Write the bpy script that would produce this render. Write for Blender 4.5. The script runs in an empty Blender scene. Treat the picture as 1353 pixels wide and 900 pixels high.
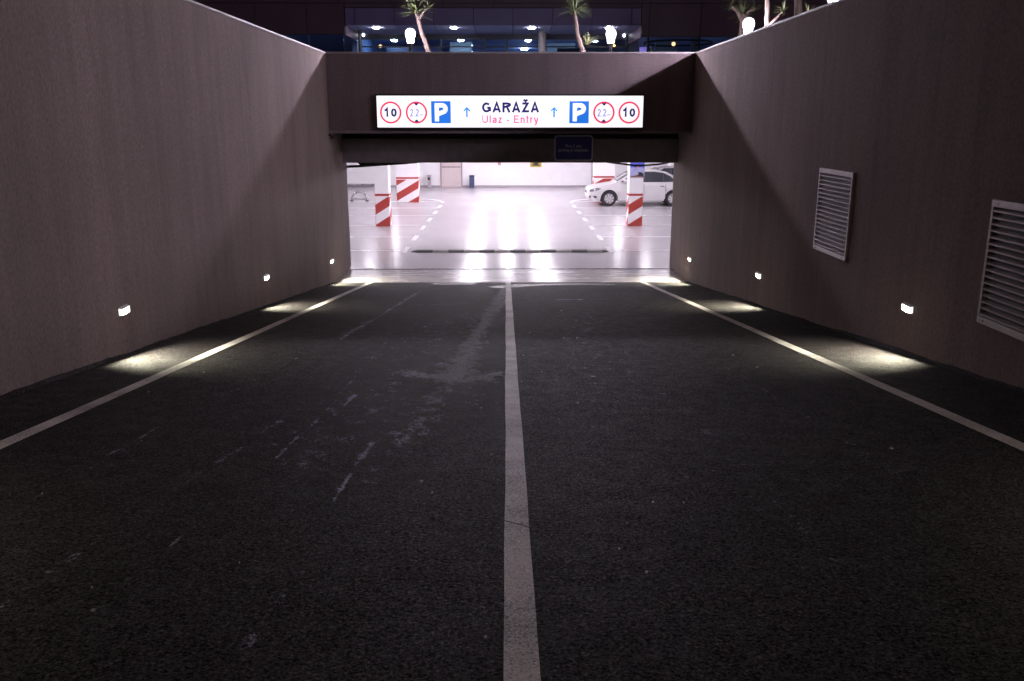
import bpy, bmesh, math, random
import numpy as np
from mathutils import Vector, Matrix
R = math.radians
random.seed(7)
sc = bpy.context.scene
col = sc.collection

# ------------------------------------------------------------------ camera
H = 3.38
cam_d = bpy.data.cameras.new('camera'); cam = bpy.data.objects.new('camera', cam_d); col.objects.link(cam)
cam_d.sensor_width = 36.0; cam_d.lens = 1143.46 / 1353 * 36.0
cam_d.clip_start = 0.05; cam_d.clip_end = 600
_p, _w = R(14.172), R(0.394)
right = Vector((math.cos(_w), -math.sin(_w), 0))
fwd = Vector((math.sin(_w) * math.cos(_p), math.cos(_w) * math.cos(_p), -math.sin(_p)))
up = right.cross(fwd)
cam.matrix_world = Matrix(((right.x, up.x, -fwd.x, -0.045), (right.y, up.y, -fwd.y, 0.0), (right.z, up.z, -fwd.z, H), (0, 0, 0, 1)))
sc.camera = cam

# ------------------------------------------------------------------ night sky (city glow), exposure
world = bpy.data.worlds.new('World'); sc.world = world; world.use_nodes = True
bg = world.node_tree.nodes['Background']
bg.inputs['Color'].default_value = (1.0, 0.66, 0.60, 1); bg.inputs['Strength'].default_value = 0.030
# faint warm glow of the street behind the camera
sun_d = bpy.data.lights.new('sun', 'SUN'); sun_d.energy = 0.16; sun_d.angle = R(10.0); sun_d.color = (1.0, 0.70, 0.58)
sun = bpy.data.objects.new('sun', sun_d); col.objects.link(sun)
sun.rotation_euler = Vector((-0.20, 0.24, -0.95)).to_track_quat('-Z', 'Y').to_euler()
sc.view_settings.view_transform = 'Standard'; sc.view_settings.look = 'None'
sc.view_settings.exposure = 0.0; sc.view_settings.gamma = 1.0; sc.view_settings.use_curve_mapping = False
cy = sc.cycles
cy.use_denoising = True
try: cy.denoiser = 'OPENIMAGEDENOISE'
except Exception: pass
cy.max_bounces = 8; cy.diffuse_bounces = 4; cy.glossy_bounces = 4; cy.transparent_max_bounces = 12
cy.sample_clamp_indirect = 6.0; cy.use_light_tree = True; cy.caustics_reflective = False; cy.caustics_refractive = False

# lamp strengths (radiance of the glowing surfaces)
E_GARDEN = 20500.0; E_STEP = 9.0; P_STEP = 900.0; E_TUBE = 71.0; E_SIGN = 1.06; E_DOWN = 250.0; E_ROOM = 95.0

# ------------------------------------------------------------------ materials
def new_mat(name):
    m = bpy.data.materials.new(name); m.use_nodes = True
    nt = m.node_tree; b = nt.nodes['Principled BSDF']
    return m, nt, b
def N(nt, t, **kw):
    n = nt.nodes.new(t)
    for k, v in kw.items():
        if k in n.inputs.keys() if isinstance(k, str) else False: n.inputs[k].default_value = v
        else: setattr(n, k, v)
    return n
def coords(nt, scale=(1, 1, 1), kind='Object'):
    tc = nt.nodes.new('ShaderNodeTexCoord'); mp = nt.nodes.new('ShaderNodeMapping')
    mp.inputs['Scale'].default_value = scale
    nt.links.new(tc.outputs[kind], mp.inputs['Vector']); return mp.outputs['Vector']
def noise(nt, vec, scale, detail=4, rough=0.55, dist=0.0):
    n = nt.nodes.new('ShaderNodeTexNoise'); n.inputs['Scale'].default_value = scale
    n.inputs['Detail'].default_value = detail; n.inputs['Roughness'].default_value = rough
    n.inputs['Distortion'].default_value = dist
    nt.links.new(vec, n.inputs['Vector']); return n.outputs['Fac']
def ramp(nt, fac, stops):
    n = nt.nodes.new('ShaderNodeValToRGB'); r = n.color_ramp
    while len(r.elements) < len(stops): r.elements.new(0.5)
    for e, (p, c) in zip(r.elements, stops):
        e.position = p; e.color = (c, c, c, 1) if isinstance(c, (int, float)) else (*c, 1)
    nt.links.new(fac, n.inputs['Fac']); return n.outputs['Color']
def math_(nt, op, a, b, clamp=False):
    n = nt.nodes.new('ShaderNodeMath'); n.operation = op; n.use_clamp = clamp
    for i, v in enumerate((a, b)):
        if isinstance(v, (int, float)): n.inputs[i].default_value = v
        else: nt.links.new(v, n.inputs[i])
    return n.outputs[0]
def mix(nt, fac, a, b):
    n = nt.nodes.new('ShaderNodeMix'); n.data_type = 'RGBA'
    for s, v in ((0, fac), (6, a), (7, b)):
        if isinstance(v, (int, float)): n.inputs[s].default_value = v
        elif isinstance(v, tuple): n.inputs[s].default_value = (*v, 1)
        else: nt.links.new(v, n.inputs[s])
    return n.outputs[2]
def bump(nt, b, h, strength, dist=0.01):
    n = nt.nodes.new('ShaderNodeBump'); n.inputs['Strength'].default_value = strength; n.inputs['Distance'].default_value = dist
    nt.links.new(h, n.inputs['Height']); nt.links.new(n.outputs[0], b.inputs['Normal'])
def simple(name, c, rough=0.5, metal=0.0, var=0.12, scale=6.0, bmp=0.0, stretch=(1, 1, 1), coat=0.0):
    m, nt, b = new_mat(name)
    v = coords(nt, stretch); f = noise(nt, v, scale, 5)
    lo = tuple(x * (1 - var) for x in c); hi = tuple(min(1, x * (1 + var)) for x in c)
    nt.links.new(ramp(nt, f, [(0.3, lo), (0.7, hi)]), b.inputs['Base Color'])
    nt.links.new(ramp(nt, f, [(0.3, max(0.02, rough - 0.06)), (0.7, min(1, rough + 0.06))]), b.inputs['Roughness'])
    b.inputs['Metallic'].default_value = metal
    if coat: b.inputs['Coat Weight'].default_value = coat
    if bmp: bump(nt, b, noise(nt, v, scale * 12, 4), bmp)
    return m
def glow(name, c, strength):
    m, nt, b = new_mat(name)
    b.inputs['Base Color'].default_value = (0.8, 0.8, 0.8, 1)
    b.inputs['Emission Color'].default_value = (*c, 1); b.inputs['Emission Strength'].default_value = strength
    return m
M = {}
# raked plaster of the ramp walls: fine vertical combing, faint blotches
def plaster(name, c):
    m, nt, b = new_mat(name)
    vs = coords(nt, (1, 1, 0.07)); vf = coords(nt, (1, 1, 0.16)); v1 = coords(nt, (1, 1, 1))
    streak = noise(nt, vs, 17, 7, 0.66); fine = noise(nt, vf, 95, 3, 0.6); blot = noise(nt, coords(nt, (1, 1, 0.35)), 0.8, 6, 0.68); grain = noise(nt, coords(nt, (1, 1, 0.6)), 46, 3, 0.75); drip = noise(nt, coords(nt, (1, 1, 0.03)), 3.2, 5, 0.7)
    s = ramp(nt, streak, [(0.25, 0.93), (0.75, 1.06)]); bl = math_(nt, 'MULTIPLY', ramp(nt, blot, [(0.3, 0.80), (0.7, 1.14)]), ramp(nt, drip, [(0.32, 0.88), (0.55, 1.05)])); g = ramp(nt, grain, [(0.32, 0.74), (0.68, 1.24)])
    fac = math_(nt, 'MULTIPLY', math_(nt, 'MULTIPLY', s, bl), g)
    cc = nt.nodes.new('ShaderNodeVectorMath'); cc.operation = 'SCALE'; cc.inputs[0].default_value = c
    nt.links.new(fac, cc.inputs['Scale']); nt.links.new(cc.outputs[0], b.inputs['Base Color'])
    b.inputs['Roughness'].default_value = 0.85; b.inputs['Specular IOR Level'].default_value = 0.25
    bump(nt, b, math_(nt, 'ADD', math_(nt, 'MULTIPLY', fine, 0.6), math_(nt, 'MULTIPLY', streak, 0.7)), 0.30, 0.010)
    return m
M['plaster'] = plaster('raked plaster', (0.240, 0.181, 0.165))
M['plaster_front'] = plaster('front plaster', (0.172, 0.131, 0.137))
# asphalt
m, nt, b = new_mat('asphalt'); M['asphalt'] = m
v = coords(nt)
grain = math_(nt, 'ADD', math_(nt, 'MULTIPLY', noise(nt, v, 95, 2, 0.8), 0.6), math_(nt, 'MULTIPLY', noise(nt, v, 52, 2, 0.8), 0.4)); grain2 = noise(nt, v, 210, 2, 0.6); blot = noise(nt, v, 0.8, 5, 0.6); mid = noise(nt, v, 7, 5, 0.65)
base = ramp(nt, grain, [(0.40, (0.0016, 0.0013, 0.0015)), (0.50, (0.0072, 0.0058, 0.0064)), (0.60, (0.038, 0.031, 0.0335)), (0.68, (0.14, 0.12, 0.127))])
bl = math_(nt, 'MULTIPLY', ramp(nt, blot, [(0.3, 0.66), (0.7, 1.25)]), ramp(nt, mid, [(0.3, 0.74), (0.7, 1.22)]))
tint = nt.nodes.new('ShaderNodeVectorMath'); tint.operation = 'MULTIPLY'; nt.links.new(base, tint.inputs[0]); nt.links.new(bl, tint.inputs[1])
at = nt.nodes.new('ShaderNodeAttribute'); at.attribute_name = 'stain'
wt = nt.nodes.new('ShaderNodeAttribute'); wt.attribute_name = 'wet'
brk = noise(nt, v, 70, 6, 0.85); clump = noise(nt, coords(nt, (1, 0.55, 1)), 11, 6, 0.78)
th = ramp(nt, math_(nt, 'ADD', math_(nt, 'MULTIPLY', brk, 0.30), math_(nt, 'MULTIPLY', clump, 0.70)), [(0.38, 0.0), (0.62, 1.0)])
mask = math_(nt, 'MULTIPLY', math_(nt, 'SUBTRACT', at.outputs['Fac'], th), 3.0, True)
mask = math_(nt, 'MULTIPLY', mask, math_(nt, 'GREATER_THAN', at.outputs['Fac'], 0.02))
mask = math_(nt, 'MULTIPLY', mask, ramp(nt, grain, [(0.42, 0.10), (0.57, 1.0)]), True)
c2 = mix(nt, math_(nt, 'MULTIPLY', mask, 0.92), tint.outputs[0], (0.52, 0.53, 0.74))
nt.links.new(c2, b.inputs['Base Color'])
rg = ramp(nt, mid, [(0.3, 0.52), (0.7, 0.74)])
nt.links.new(mix(nt, wt.outputs['Fac'], rg, (0.13, 0.13, 0.13)), b.inputs['Roughness'])
nt.links.new(ramp(nt, grain, [(0.42, 0.02), (0.62, 0.42)]), b.inputs['Specular IOR Level'])
bp = nt.nodes.new('ShaderNodeBump'); bp.inputs['Distance'].default_value = 0.02
nt.links.new(math_(nt, 'ADD', grain, math_(nt, 'MULTIPLY', grain2, 0.5)), bp.inputs['Height'])
nt.links.new(math_(nt, 'SUBTRACT', 0.75, math_(nt, 'MULTIPLY', wt.outputs['Fac'], 0.7)), bp.inputs['Strength'])
nt.links.new(bp.outputs[0], b.inputs['Normal'])
# worn road paint
m, nt, b = new_mat('road paint'); M['road_paint'] = m
v = coords(nt); g1 = noise(nt, v, 120, 3, 0.7); g2 = noise(nt, v, 2.2, 4, 0.6)
wear = math_(nt, 'ADD', math_(nt, 'MULTIPLY', g1, 0.75), math_(nt, 'MULTIPLY', g2, 0.35))
nt.links.new(ramp(nt, wear, [(0.43, (0.09, 0.085, 0.085)), (0.53, (0.50, 0.485, 0.49)), (0.68, (0.80, 0.785, 0.79))]), b.inputs['Base Color'])
b.inputs['Roughness'].default_value = 0.48
bump(nt, b, g1, 0.6, 0.005)
# smooth concrete strip and the polished garage floor
m, nt, b = new_mat('smooth concrete'); M['concrete'] = m
v = coords(nt, (0.4, 1.6, 1)); f = noise(nt, v, 3, 6, 0.65)
nt.links.new(ramp(nt, f, [(0.3, (0.34, 0.32, 0.33)), (0.7, (0.38, 0.36, 0.37))]), b.inputs['Base Color'])
nt.links.new(ramp(nt, f, [(0.3, 0.24), (0.7, 0.29)]), b.inputs['Roughness'])
m, nt, b = new_mat('polished floor'); M['floor'] = m
v = coords(nt); f = noise(nt, v, 0.5, 6, 0.65); f2 = noise(nt, v, 6, 4, 0.6)
nt.links.new(ramp(nt, f, [(0.3, (0.375, 0.35, 0.37)), (0.7, (0.41, 0.385, 0.405))]), b.inputs['Base Color'])
nt.links.new(ramp(nt, math_(nt, 'ADD', math_(nt, 'MULTIPLY', f, 0.7), math_(nt, 'MULTIPLY', f2, 0.3)), [(0.35, 0.19), (0.65, 0.23)]), b.inputs['Roughness'])
b.inputs['Specular IOR Level'].default_value = 0.6
bump(nt, b, noise(nt, v, 0.9, 2), 0.03, 0.02)
M['white_paint'] = simple('white wall paint', (0.88, 0.865, 0.88), 0.6, var=0.03, scale=3)
M['red_paint'] = simple('red hazard paint', (0.36, 0.036, 0.026), 0.55, var=0.12, scale=20)
M['floor_paint'] = simple('white floor paint', (0.80, 0.79, 0.80), 0.3, var=0.08, scale=14)
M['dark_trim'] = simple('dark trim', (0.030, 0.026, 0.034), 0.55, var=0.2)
M['shutter'] = simple('shutter box metal', (0.20, 0.165, 0.18), 0.5, var=0.15)
M['coping'] = simple('folded metal coping', (0.36, 0.32, 0.33), 0.5, 0.1, var=0.08, scale=3)
M['aluminium'] = simple('painted aluminium', (0.66, 0.60, 0.60), 0.42, 0.35, var=0.10, scale=12)
M['housing'] = simple('lamp housing grey', (0.42, 0.40, 0.38), 0.45, 0.3, var=0.1)
M['black_rubber'] = simple('black rubber', (0.020, 0.020, 0.022), 0.7, var=0.25, scale=30, bmp=0.2)
M['bump_pale'] = simple('worn pale rubber', (0.30, 0.28, 0.27), 0.7, var=0.3, scale=30, bmp=0.2)
M['steel'] = simple('steel', (0.34, 0.33, 0.36), 0.28, 0.9, var=0.1)
M['drain'] = simple('drain iron', (0.045, 0.042, 0.045), 0.55, 0.5, var=0.3, scale=30)
M['navy'] = simple('navy sign face', (0.040, 0.044, 0.22), 0.45, var=0.08)
M['sign_pale'] = simple('pale sign paint', (0.62, 0.60, 0.66), 0.5, var=0.08)
M['paving'] = simple('plaza paving', (0.20, 0.185, 0.18), 0.7, var=0.2, scale=2)
M['soil'] = simple('dark soil', (0.05, 0.038, 0.03), 0.9, var=0.4, scale=14, bmp=0.5)
M['panel_dark'] = simple('dark cladding', (0.125, 0.085, 0.135), 0.42, var=0.12, scale=0.8)
M['panel_reflection'] = simple('cladding with blue reflection', (0.22, 0.20, 0.46), 0.36, var=0.10, scale=0.8)  # blue reflection on the glossy band is put into the base colour
M['soffit'] = simple('soffit panel', (0.38, 0.38, 0.62), 0.5, var=0.06, scale=1)
M['mullion'] = simple('dark window frame', (0.030, 0.030, 0.045), 0.45, 0.3)
M['room_wall'] = simple('blue room wall', (0.17, 0.26, 0.52), 0.7, var=0.10, scale=0.6)
M['room_pale'] = simple('pale room wall', (0.30, 0.32, 0.36), 0.7, var=0.08, scale=0.6)
M['room_floor'] = simple('room floor', (0.20, 0.20, 0.26), 0.4)
M['column'] = simple('pale column', (0.22, 0.19, 0.20), 0.6, var=0.06)
M['furniture'] = simple('dark blue furniture', (0.035, 0.04, 0.09), 0.5)
M['trunk'] = simple('fibrous trunk', (0.08, 0.055, 0.044), 0.9, var=0.45, scale=22, bmp=0.8, stretch=(1, 1, 2.5))
M['leaf'] = simple('sword leaf', (0.045, 0.055, 0.020), 0.5, var=0.35, scale=9)
M['leaf_pale'] = simple('pale sword leaf', (0.12, 0.13, 0.06), 0.5, var=0.3, scale=9)
M['tyre'] = simple('tyre', (0.018, 0.018, 0.020), 0.8, var=0.2, scale=40)
M['rim'] = simple('alloy rim', (0.58, 0.56, 0.58), 0.35, 0.5, var=0.08)
M['car_white'] = simple('white car paint', (0.56, 0.54, 0.55), 0.35, var=0.02, coat=0.5)
M['car_silver'] = simple('grey car paint', (0.34, 0.32, 0.35), 0.35, 0.3, var=0.04, coat=0.5)
M['car_glass'] = simple('car window glass', (0.030, 0.034, 0.042), 0.08, var=0.1)
M['car_trim'] = simple('car black trim', (0.022, 0.022, 0.026), 0.5)
M['headlamp'] = simple('headlamp lens', (0.10, 0.10, 0.12), 0.2, 0.2, var=0.5, scale=9)
M['red_lens'] = simple('red lens', (0.40, 0.02, 0.02), 0.2)
M['door_paint'] = simple('pale door paint', (0.62, 0.53, 0.52), 0.5, var=0.04)
M['door_frame'] = simple('door frame paint', (0.36, 0.29, 0.31), 0.5, var=0.06)
M['bin_navy'] = simple('navy bin', (0.028, 0.040, 0.105), 0.45, var=0.1)
M['grey_box'] = simple('grey pedestal', (0.36, 0.32, 0.35), 0.5)
M['yellow'] = simple('yellow sign', (0.55, 0.42, 0.06), 0.5, var=0.06)
M['black'] = simple('black print', (0.015, 0.014, 0.016), 0.5)
M['poster_blue'] = simple('poster blue', (0.10, 0.15, 0.72), 0.4, var=0.25, scale=5)
M['poster_pale'] = simple('poster pale', (0.42, 0.44, 0.72), 0.4, var=0.2, scale=5)
M['poster_brown'] = simple('poster brown', (0.22, 0.12, 0.10), 0.4, var=0.25, scale=12)
M['poster_orange'] = simple('poster orange', (0.85, 0.25, 0.05), 0.4, var=0.1)
M['poster_ink'] = simple('poster ink blue', (0.03, 0.02, 0.42), 0.4, var=0.1)
M['debris'] = simple('pale litter', (0.42, 0.40, 0.40), 0.8, var=0.5, scale=60)
# clear building glass: part mirror, part see-through
m, nt, b = new_mat('facade glass'); M['glass'] = m
out = nt.nodes['Material Output']; tr = nt.nodes.new('ShaderNodeBsdfTransparent'); tr.inputs[0].default_value = (0.62, 0.74, 0.86, 1)
gl = nt.nodes.new('ShaderNodeBsdfGlossy'); gl.inputs['Roughness'].default_value = 0.03; gl.inputs['Color'].default_value = (0.9, 0.9, 1, 1)
ms = nt.nodes.new('ShaderNodeMixShader'); lw = nt.nodes.new('ShaderNodeFresnel'); lw.inputs['IOR'].default_value = 1.5
nt.links.new(lw.outputs[0], ms.inputs[0]); nt.links.new(tr.outputs[0], ms.inputs[1]); nt.links.new(gl.outputs[0], ms.inputs[2]); nt.links.new(ms.outputs[0], out.inputs[0])
M['e_garden'] = glow('garden lamp glow', (0.90, 0.81, 1.0), E_GARDEN)
m, nt, b = new_mat('frosted lamp glass'); M['frosted'] = m
out = nt.nodes['Material Output']; tr = nt.nodes.new('ShaderNodeBsdfTransparent'); em = nt.nodes.new('ShaderNodeEmission'); ms = nt.nodes.new('ShaderNodeMixShader')
em.inputs[0].default_value = (0.92, 0.86, 1.0, 1); em.inputs[1].default_value = 14.0; ms.inputs[0].default_value = 0.3
nt.links.new(tr.outputs[0], ms.inputs[1]); nt.links.new(em.outputs[0], ms.inputs[2]); nt.links.new(ms.outputs[0], out.inputs[0])
m, nt, b = new_mat('step light lens'); M['e_step'] = m
out = nt.nodes['Material Output']; tr = nt.nodes.new('ShaderNodeBsdfTransparent'); em = nt.nodes.new('ShaderNodeEmission'); ms = nt.nodes.new('ShaderNodeMixShader')
em.inputs[0].default_value = (1.0, 0.97, 0.86, 1); em.inputs[1].default_value = E_STEP; ms.inputs[0].default_value = 0.35
nt.links.new(tr.outputs[0], ms.inputs[1]); nt.links.new(em.outputs[0], ms.inputs[2]); nt.links.new(ms.outputs[0], out.inputs[0])
M['e_tube'] = glow('fluorescent tube glow', (0.96, 0.885, 1.0), E_TUBE)
M['e_sign'] = glow('backlit white', (0.97, 0.96, 1.0), E_SIGN)
M['e_navy'] = glow('backlit navy', (0.022, 0.016, 0.135), 1.0)
M['e_lilac'] = glow('backlit lilac', (0.26, 0.22, 0.62), 1.0)
M['e_pink'] = glow('backlit pink', (0.88, 0.16, 0.36), 1.0)
M['e_red'] = glow('backlit red', (0.84, 0.05, 0.13), 1.0)
M['e_blue'] = glow('backlit blue', (0.02, 0.18, 0.76), 1.0)
M['e_sky'] = glow('backlit light blue', (0.04, 0.30, 0.85), 1.0)
for k in ('e_navy', 'e_lilac', 'e_pink', 'e_red', 'e_blue', 'e_sky'):
    M[k].node_tree.nodes['Principled BSDF'].inputs['Base Color'].default_value = (*[x * 0.5 for x in M[k].node_tree.nodes['Principled BSDF'].inputs['Emission Color'].default_value[:3]], 1)
M['e_down'] = glow('downlight glow', (0.93, 0.92, 1.0), E_DOWN)
M['e_room'] = glow('room light glow', (0.80, 0.93, 1.0), E_ROOM)
M['e_dot'] = glow('small white lamp glow', (0.9, 0.92, 1.0), 6.0)
M['e_warm'] = glow('warm lamp glow', (1.0, 0.50, 0.18), 4.0)
M['e_violet'] = glow('violet screen glow', (0.22, 0.16, 0.9), 0.5)

# ------------------------------------------------------------------ mesh helpers
class MB:
    def __init__(s): s.v = []; s.f = []
    def add(s, vs, fs):
        o = len(s.v); s.v += [tuple(x) for x in vs]; s.f += [tuple(i + o for i in f) for f in fs]; return s
    def box(s, x0, x1, y0, y1, z0, z1):
        return s.add([(x0,y0,z0),(x1,y0,z0),(x1,y1,z0),(x0,y1,z0),(x0,y0,z1),(x1,y0,z1),(x1,y1,z1),(x0,y1,z1)],
                     [(0,3,2,1),(4,5,6,7),(0,1,5,4),(1,2,6,5),(2,3,7,6),(3,0,4,7)])
    def quad(s, a, b, c, d): return s.add([a, b, c, d], [(0, 1, 2, 3)])
    def prism(s, poly, ext):            # poly: 3-D points (planar), ext: extrusion vector
        n = len(poly); e = Vector(ext); vs = [Vector(p) for p in poly]
        return s.add(vs + [p + e for p in vs], [tuple(range(n))[::-1], tuple(range(n, 2 * n))] + [(i, (i + 1) % n, (i + 1) % n + n, i + n) for i in range(n)])
    def tube(s, pts, rad, n=8, caps=True):
        pts = [Vector(p) for p in pts]; rad = rad if isinstance(rad, (list, tuple)) else [rad] * len(pts)
        rings = []; prev = None
        for i, p in enumerate(pts):
            t = (pts[min(i + 1, len(pts) - 1)] - pts[max(i - 1, 0)]).normalized()
            ref = prev if prev is not None else (Vector((0, 0, 1)) if abs(t.z) < 0.9 else Vector((1, 0, 0)))
            a = (ref - t * ref.dot(t)).normalized(); prev = a; b_ = t.cross(a)
            rings.append([p + (a * math.cos(2 * math.pi * k / n) + b_ * math.sin(2 * math.pi * k / n)) * rad[i] for k in range(n)])
        vs = [q for r_ in rings for q in r_]; fs = []
        for i in range(len(pts) - 1):
            for k in range(n): fs.append((i*n+k, i*n+(k+1)%n, (i+1)*n+(k+1)%n, (i+1)*n+k))
        if caps: fs += [tuple(range(n))[::-1], tuple(range((len(pts)-1)*n, len(pts)*n))]
        return s.add(vs, fs)
    def lathe(s, prof, c=(0, 0, 0), n=20, axis='z'):
        c = Vector(c); rings = []
        for (r_, h) in prof:
            for k in range(n):
                a = 2 * math.pi * k / n; p = (r_ * math.cos(a), r_ * math.sin(a), h)
                if axis == 'y': p = (p[0], h, p[1])
                rings.append(c + Vector(p))
        fs = []
        for i in range(len(prof) - 1):
            for k in range(n): fs.append((i*n+k, i*n+(k+1)%n, (i+1)*n+(k+1)%n, (i+1)*n+k))
        fs += [tuple(range(n))[::-1], tuple(range((len(prof)-1)*n, len(prof)*n))]
        return s.add(rings, fs)
    def mesh(s, name, mat, off=(0, 0, 0), smooth=False, bev=0.0):
        me = bpy.data.meshes.new(name); o = Vector(off)
        me.from_pydata([tuple(Vector(p) - o) for p in s.v], [], s.f)
        bm = bmesh.new(); bm.from_mesh(me)
        bmesh.ops.recalc_face_normals(bm, faces=bm.faces)
        if bev:
            es = [e for e in bm.edges if len(e.link_faces) == 2 and e.calc_face_angle(0) > 0.6]
            bmesh.ops.bevel(bm, geom=es, offset=bev, segments=2, affect='EDGES', profile=0.5, clamp_overlap=True)
        bm.to_mesh(me); bm.free(); me.materials.append(mat)
        if smooth:
            for p in me.polygons: p.use_smooth = True
            try: me.set_sharp_from_angle(angle=R(38))
            except Exception: pass
        return me
def link(name, data, parent=None):
    o = bpy.data.objects.new(name, data); col.objects.link(o)
    if parent is not None: o.parent = parent
    return o
def part(name, mb, mat, parent, smooth=False, bev=0.0, local=False, label=None, kind=None):
    """mesh given in world coordinates unless local; parent is an unrotated thing (or a part of one)"""
    off = (0, 0, 0) if local else world_loc(parent)
    o = link(name, mb.mesh(name, M[mat] if isinstance(mat, str) else mat, off, smooth, bev), parent)
    if label: o['label'] = label
    if kind: o['kind'] = kind
    return o
def world_loc(o):
    v_ = Vector((0, 0, 0))
    while o is not None: v_ += o.location; o = o.parent
    return v_
def tag(o, label, cat, group=None):
    o['label'] = label; o['category'] = cat
    if group: o['group'] = group
    return o
def thing(name, label, cat, loc=(0, 0, 0), rz=0.0, group=None):
    o = link(name, None); o.empty_display_size = 0.2; o.location = loc; o.rotation_euler = (0, 0, rz)
    return tag(o, label, cat, group)
def struct(name, mb, mat, smooth=False, bev=0.0):
    o = link(name, mb.mesh(name, M[mat], (0, 0, 0), smooth, bev)); o['kind'] = 'structure'; return o
def copy_tree(o, parent=None):
    c = o.copy(); col.objects.link(c)
    if parent is not None: c.parent = parent
    for ch in list(o.children): copy_tree(ch, c)
    return c
def text_mesh(txt, x0, x1, z0, z1, y, depth=0.003, weight=0.0, slot=None):
    """lettering facing -y, fitted into the rectangle; returns an MB"""
    cu = bpy.data.curves.new('t', 'FONT'); cu.body = txt; cu.extrude = 0.02; cu.offset = weight; cu.resolution_u = 4
    ob = bpy.data.objects.new('t', cu); col.objects.link(ob)
    dg = bpy.context.evaluated_depsgraph_get(); me = bpy.data.meshes.new_from_object(ob.evaluated_get(dg))
    mb = MB(); vs = [v_.co.copy() for v_ in me.vertices]
    ax = [min(v_.x for v_ in vs), max(v_.x for v_ in vs), min(v_.y for v_ in vs), max(v_.y for v_ in vs)]
    if slot: ax[2:] = slot
    out_ = []
    for v_ in vs:
        out_.append((x0 + (v_.x - ax[0]) / (ax[1] - ax[0]) * (x1 - x0), y - depth * (0.5 + v_.z / 0.04), z0 + (v_.y - ax[2]) / (ax[3] - ax[2]) * (z1 - z0)))
    mb.add(out_, [tuple(p.vertices) for p in me.polygons])
    bpy.data.objects.remove(ob); bpy.data.curves.remove(cu); bpy.data.meshes.remove(me)
    return mb
def clip(poly, a, b_, c):              # keep a*x+b*z<=c of a 2-D polygon
    out_ = []
    for i, p in enumerate(poly):
        q = poly[(i + 1) % len(poly)]; dp = a*p[0] + b_*p[1] - c; dq = a*q[0] + b_*q[1] - c
        if dp <= 0: out_.append(p)
        if dp * dq < 0:
            t = dp / (dp - dq); out_.append((p[0] + t * (q[0] - p[0]), p[1] + t * (q[1] - p[1])))
    return out_

# ---- plain sans lettering built from mitred strokes (unit box, baseline 0, cap height 1)
def arc_(cx, cz, rx, rz2, a0, a1, n=10): return [(cx + rx * math.cos(R(a0 + (a1 - a0) * k / n)), cz + rz2 * math.sin(R(a0 + (a1 - a0) * k / n))) for k in range(n + 1)]
def glyphs(w):
    h = w / 2
    return {
        'G': (.80, [arc_(.40, .5, .40 - h, .5 - h, 42, 318, 16) + [(.80 - h, .12 + h), (.80 - h, .46), (.46, .46)]]),
        'A': (.74, [[(h * .8, 0), (.37, 1 - h * .4), (.74 - h * .8, 0)], [(.17, .30), (.57, .30)]]),
        'R': (.72, [[(h, 0), (h, 1 - h), (.42, 1 - h)] + arc_(.43, .76 - h * .0, .25 - h * .2, .24 - h, 80, -80, 8) + [(h, .50)], [(.42, .50), (.70 - h * .6, 0)]]),
        'Z': (.66, [[(.05, 1 - h), (.62 - h, 1 - h), (h * 1.2, h), (.64, h)], [(.16, 1.27), (.33, 1.12), (.50, 1.27)]]),
        'U': (.70, [[(h, 1), (h, .32)] + arc_(.35, .34, .35 - h, .34 - h, 180, 360, 10) + [(.70 - h, 1)]]),
        'l': (.14, [[(.07, 0), (.07, 1)]]),
        'a': (.52, [arc_(.26, .50, .22 - h * .3, .24 - h, 165, 20, 7) + [(.46 - h * .3, .0)], [(.44, .42), (.2, .38)] + arc_(.20, .20, .20 - h, .20 - h, 100, 280, 8) + [(.44, .14)]]),
        'z': (.46, [[(.03, .74 - h), (.43 - h, .74 - h), (h, h), (.45, h)]]),
        '-': (.30, [[(.02, .36), (.28, .36)]]),
        'E': (.60, [[(.60, h), (h, h), (h, 1 - h), (.58, 1 - h)], [(h, .52), (.55, .52)]]),
        'n': (.50, [[(h, 0), (h, .74)], [(h, .42)] + arc_(.25, .48, .25 - h, .26 - h, 160, 0, 8) + [(.50 - h, 0)]]),
        't': (.28, [[(.13, .98), (.13, .14), (.28, h)], [(0, .70), (.28, .70)]]),
        'r': (.30, [[(h, 0), (h, .74)], [(h, .42), (.14, .60), (.30, .70 - h * .3)]]),
        'y': (.48, [[(.03, .74), (.25, .02)], [(.46, .74), (.22, -.16), (.06, -.22)]]),
        '1': (.44, [[(.02, .74), (.16, .79), (.28, 1 - h * .2), (.28, 0)]]),
        '0': (.62, [arc_(.31, .5, .31 - h, .5 - h, 90, 448, 20)]),
        '2': (.58, [arc_(.29, .70, .27 - h, .30 - h, 170, -35, 9) + [(h * 1.4, h), (.58, h)]]),
        'm': (.80, [[(h, 0), (h, .74)], [(h, .42)] + arc_(.22, .48, .21 - h, .26 - h, 160, 0, 6) + [(.43 - h, 0)], [(.43 - h, .42)] + arc_(.59, .48, .21 - h, .26 - h, 160, 0, 6) + [(.80 - h, 0)]]),
        'P': (.68, [[(h, 0), (h, 1 - h), (.38, 1 - h)] + arc_(.40, .69, .27 - h * .7, .31 - h, 80, -80, 8) + [(h, .38 + h * .0)]]),
        ' ': (.20, [])}
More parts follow.
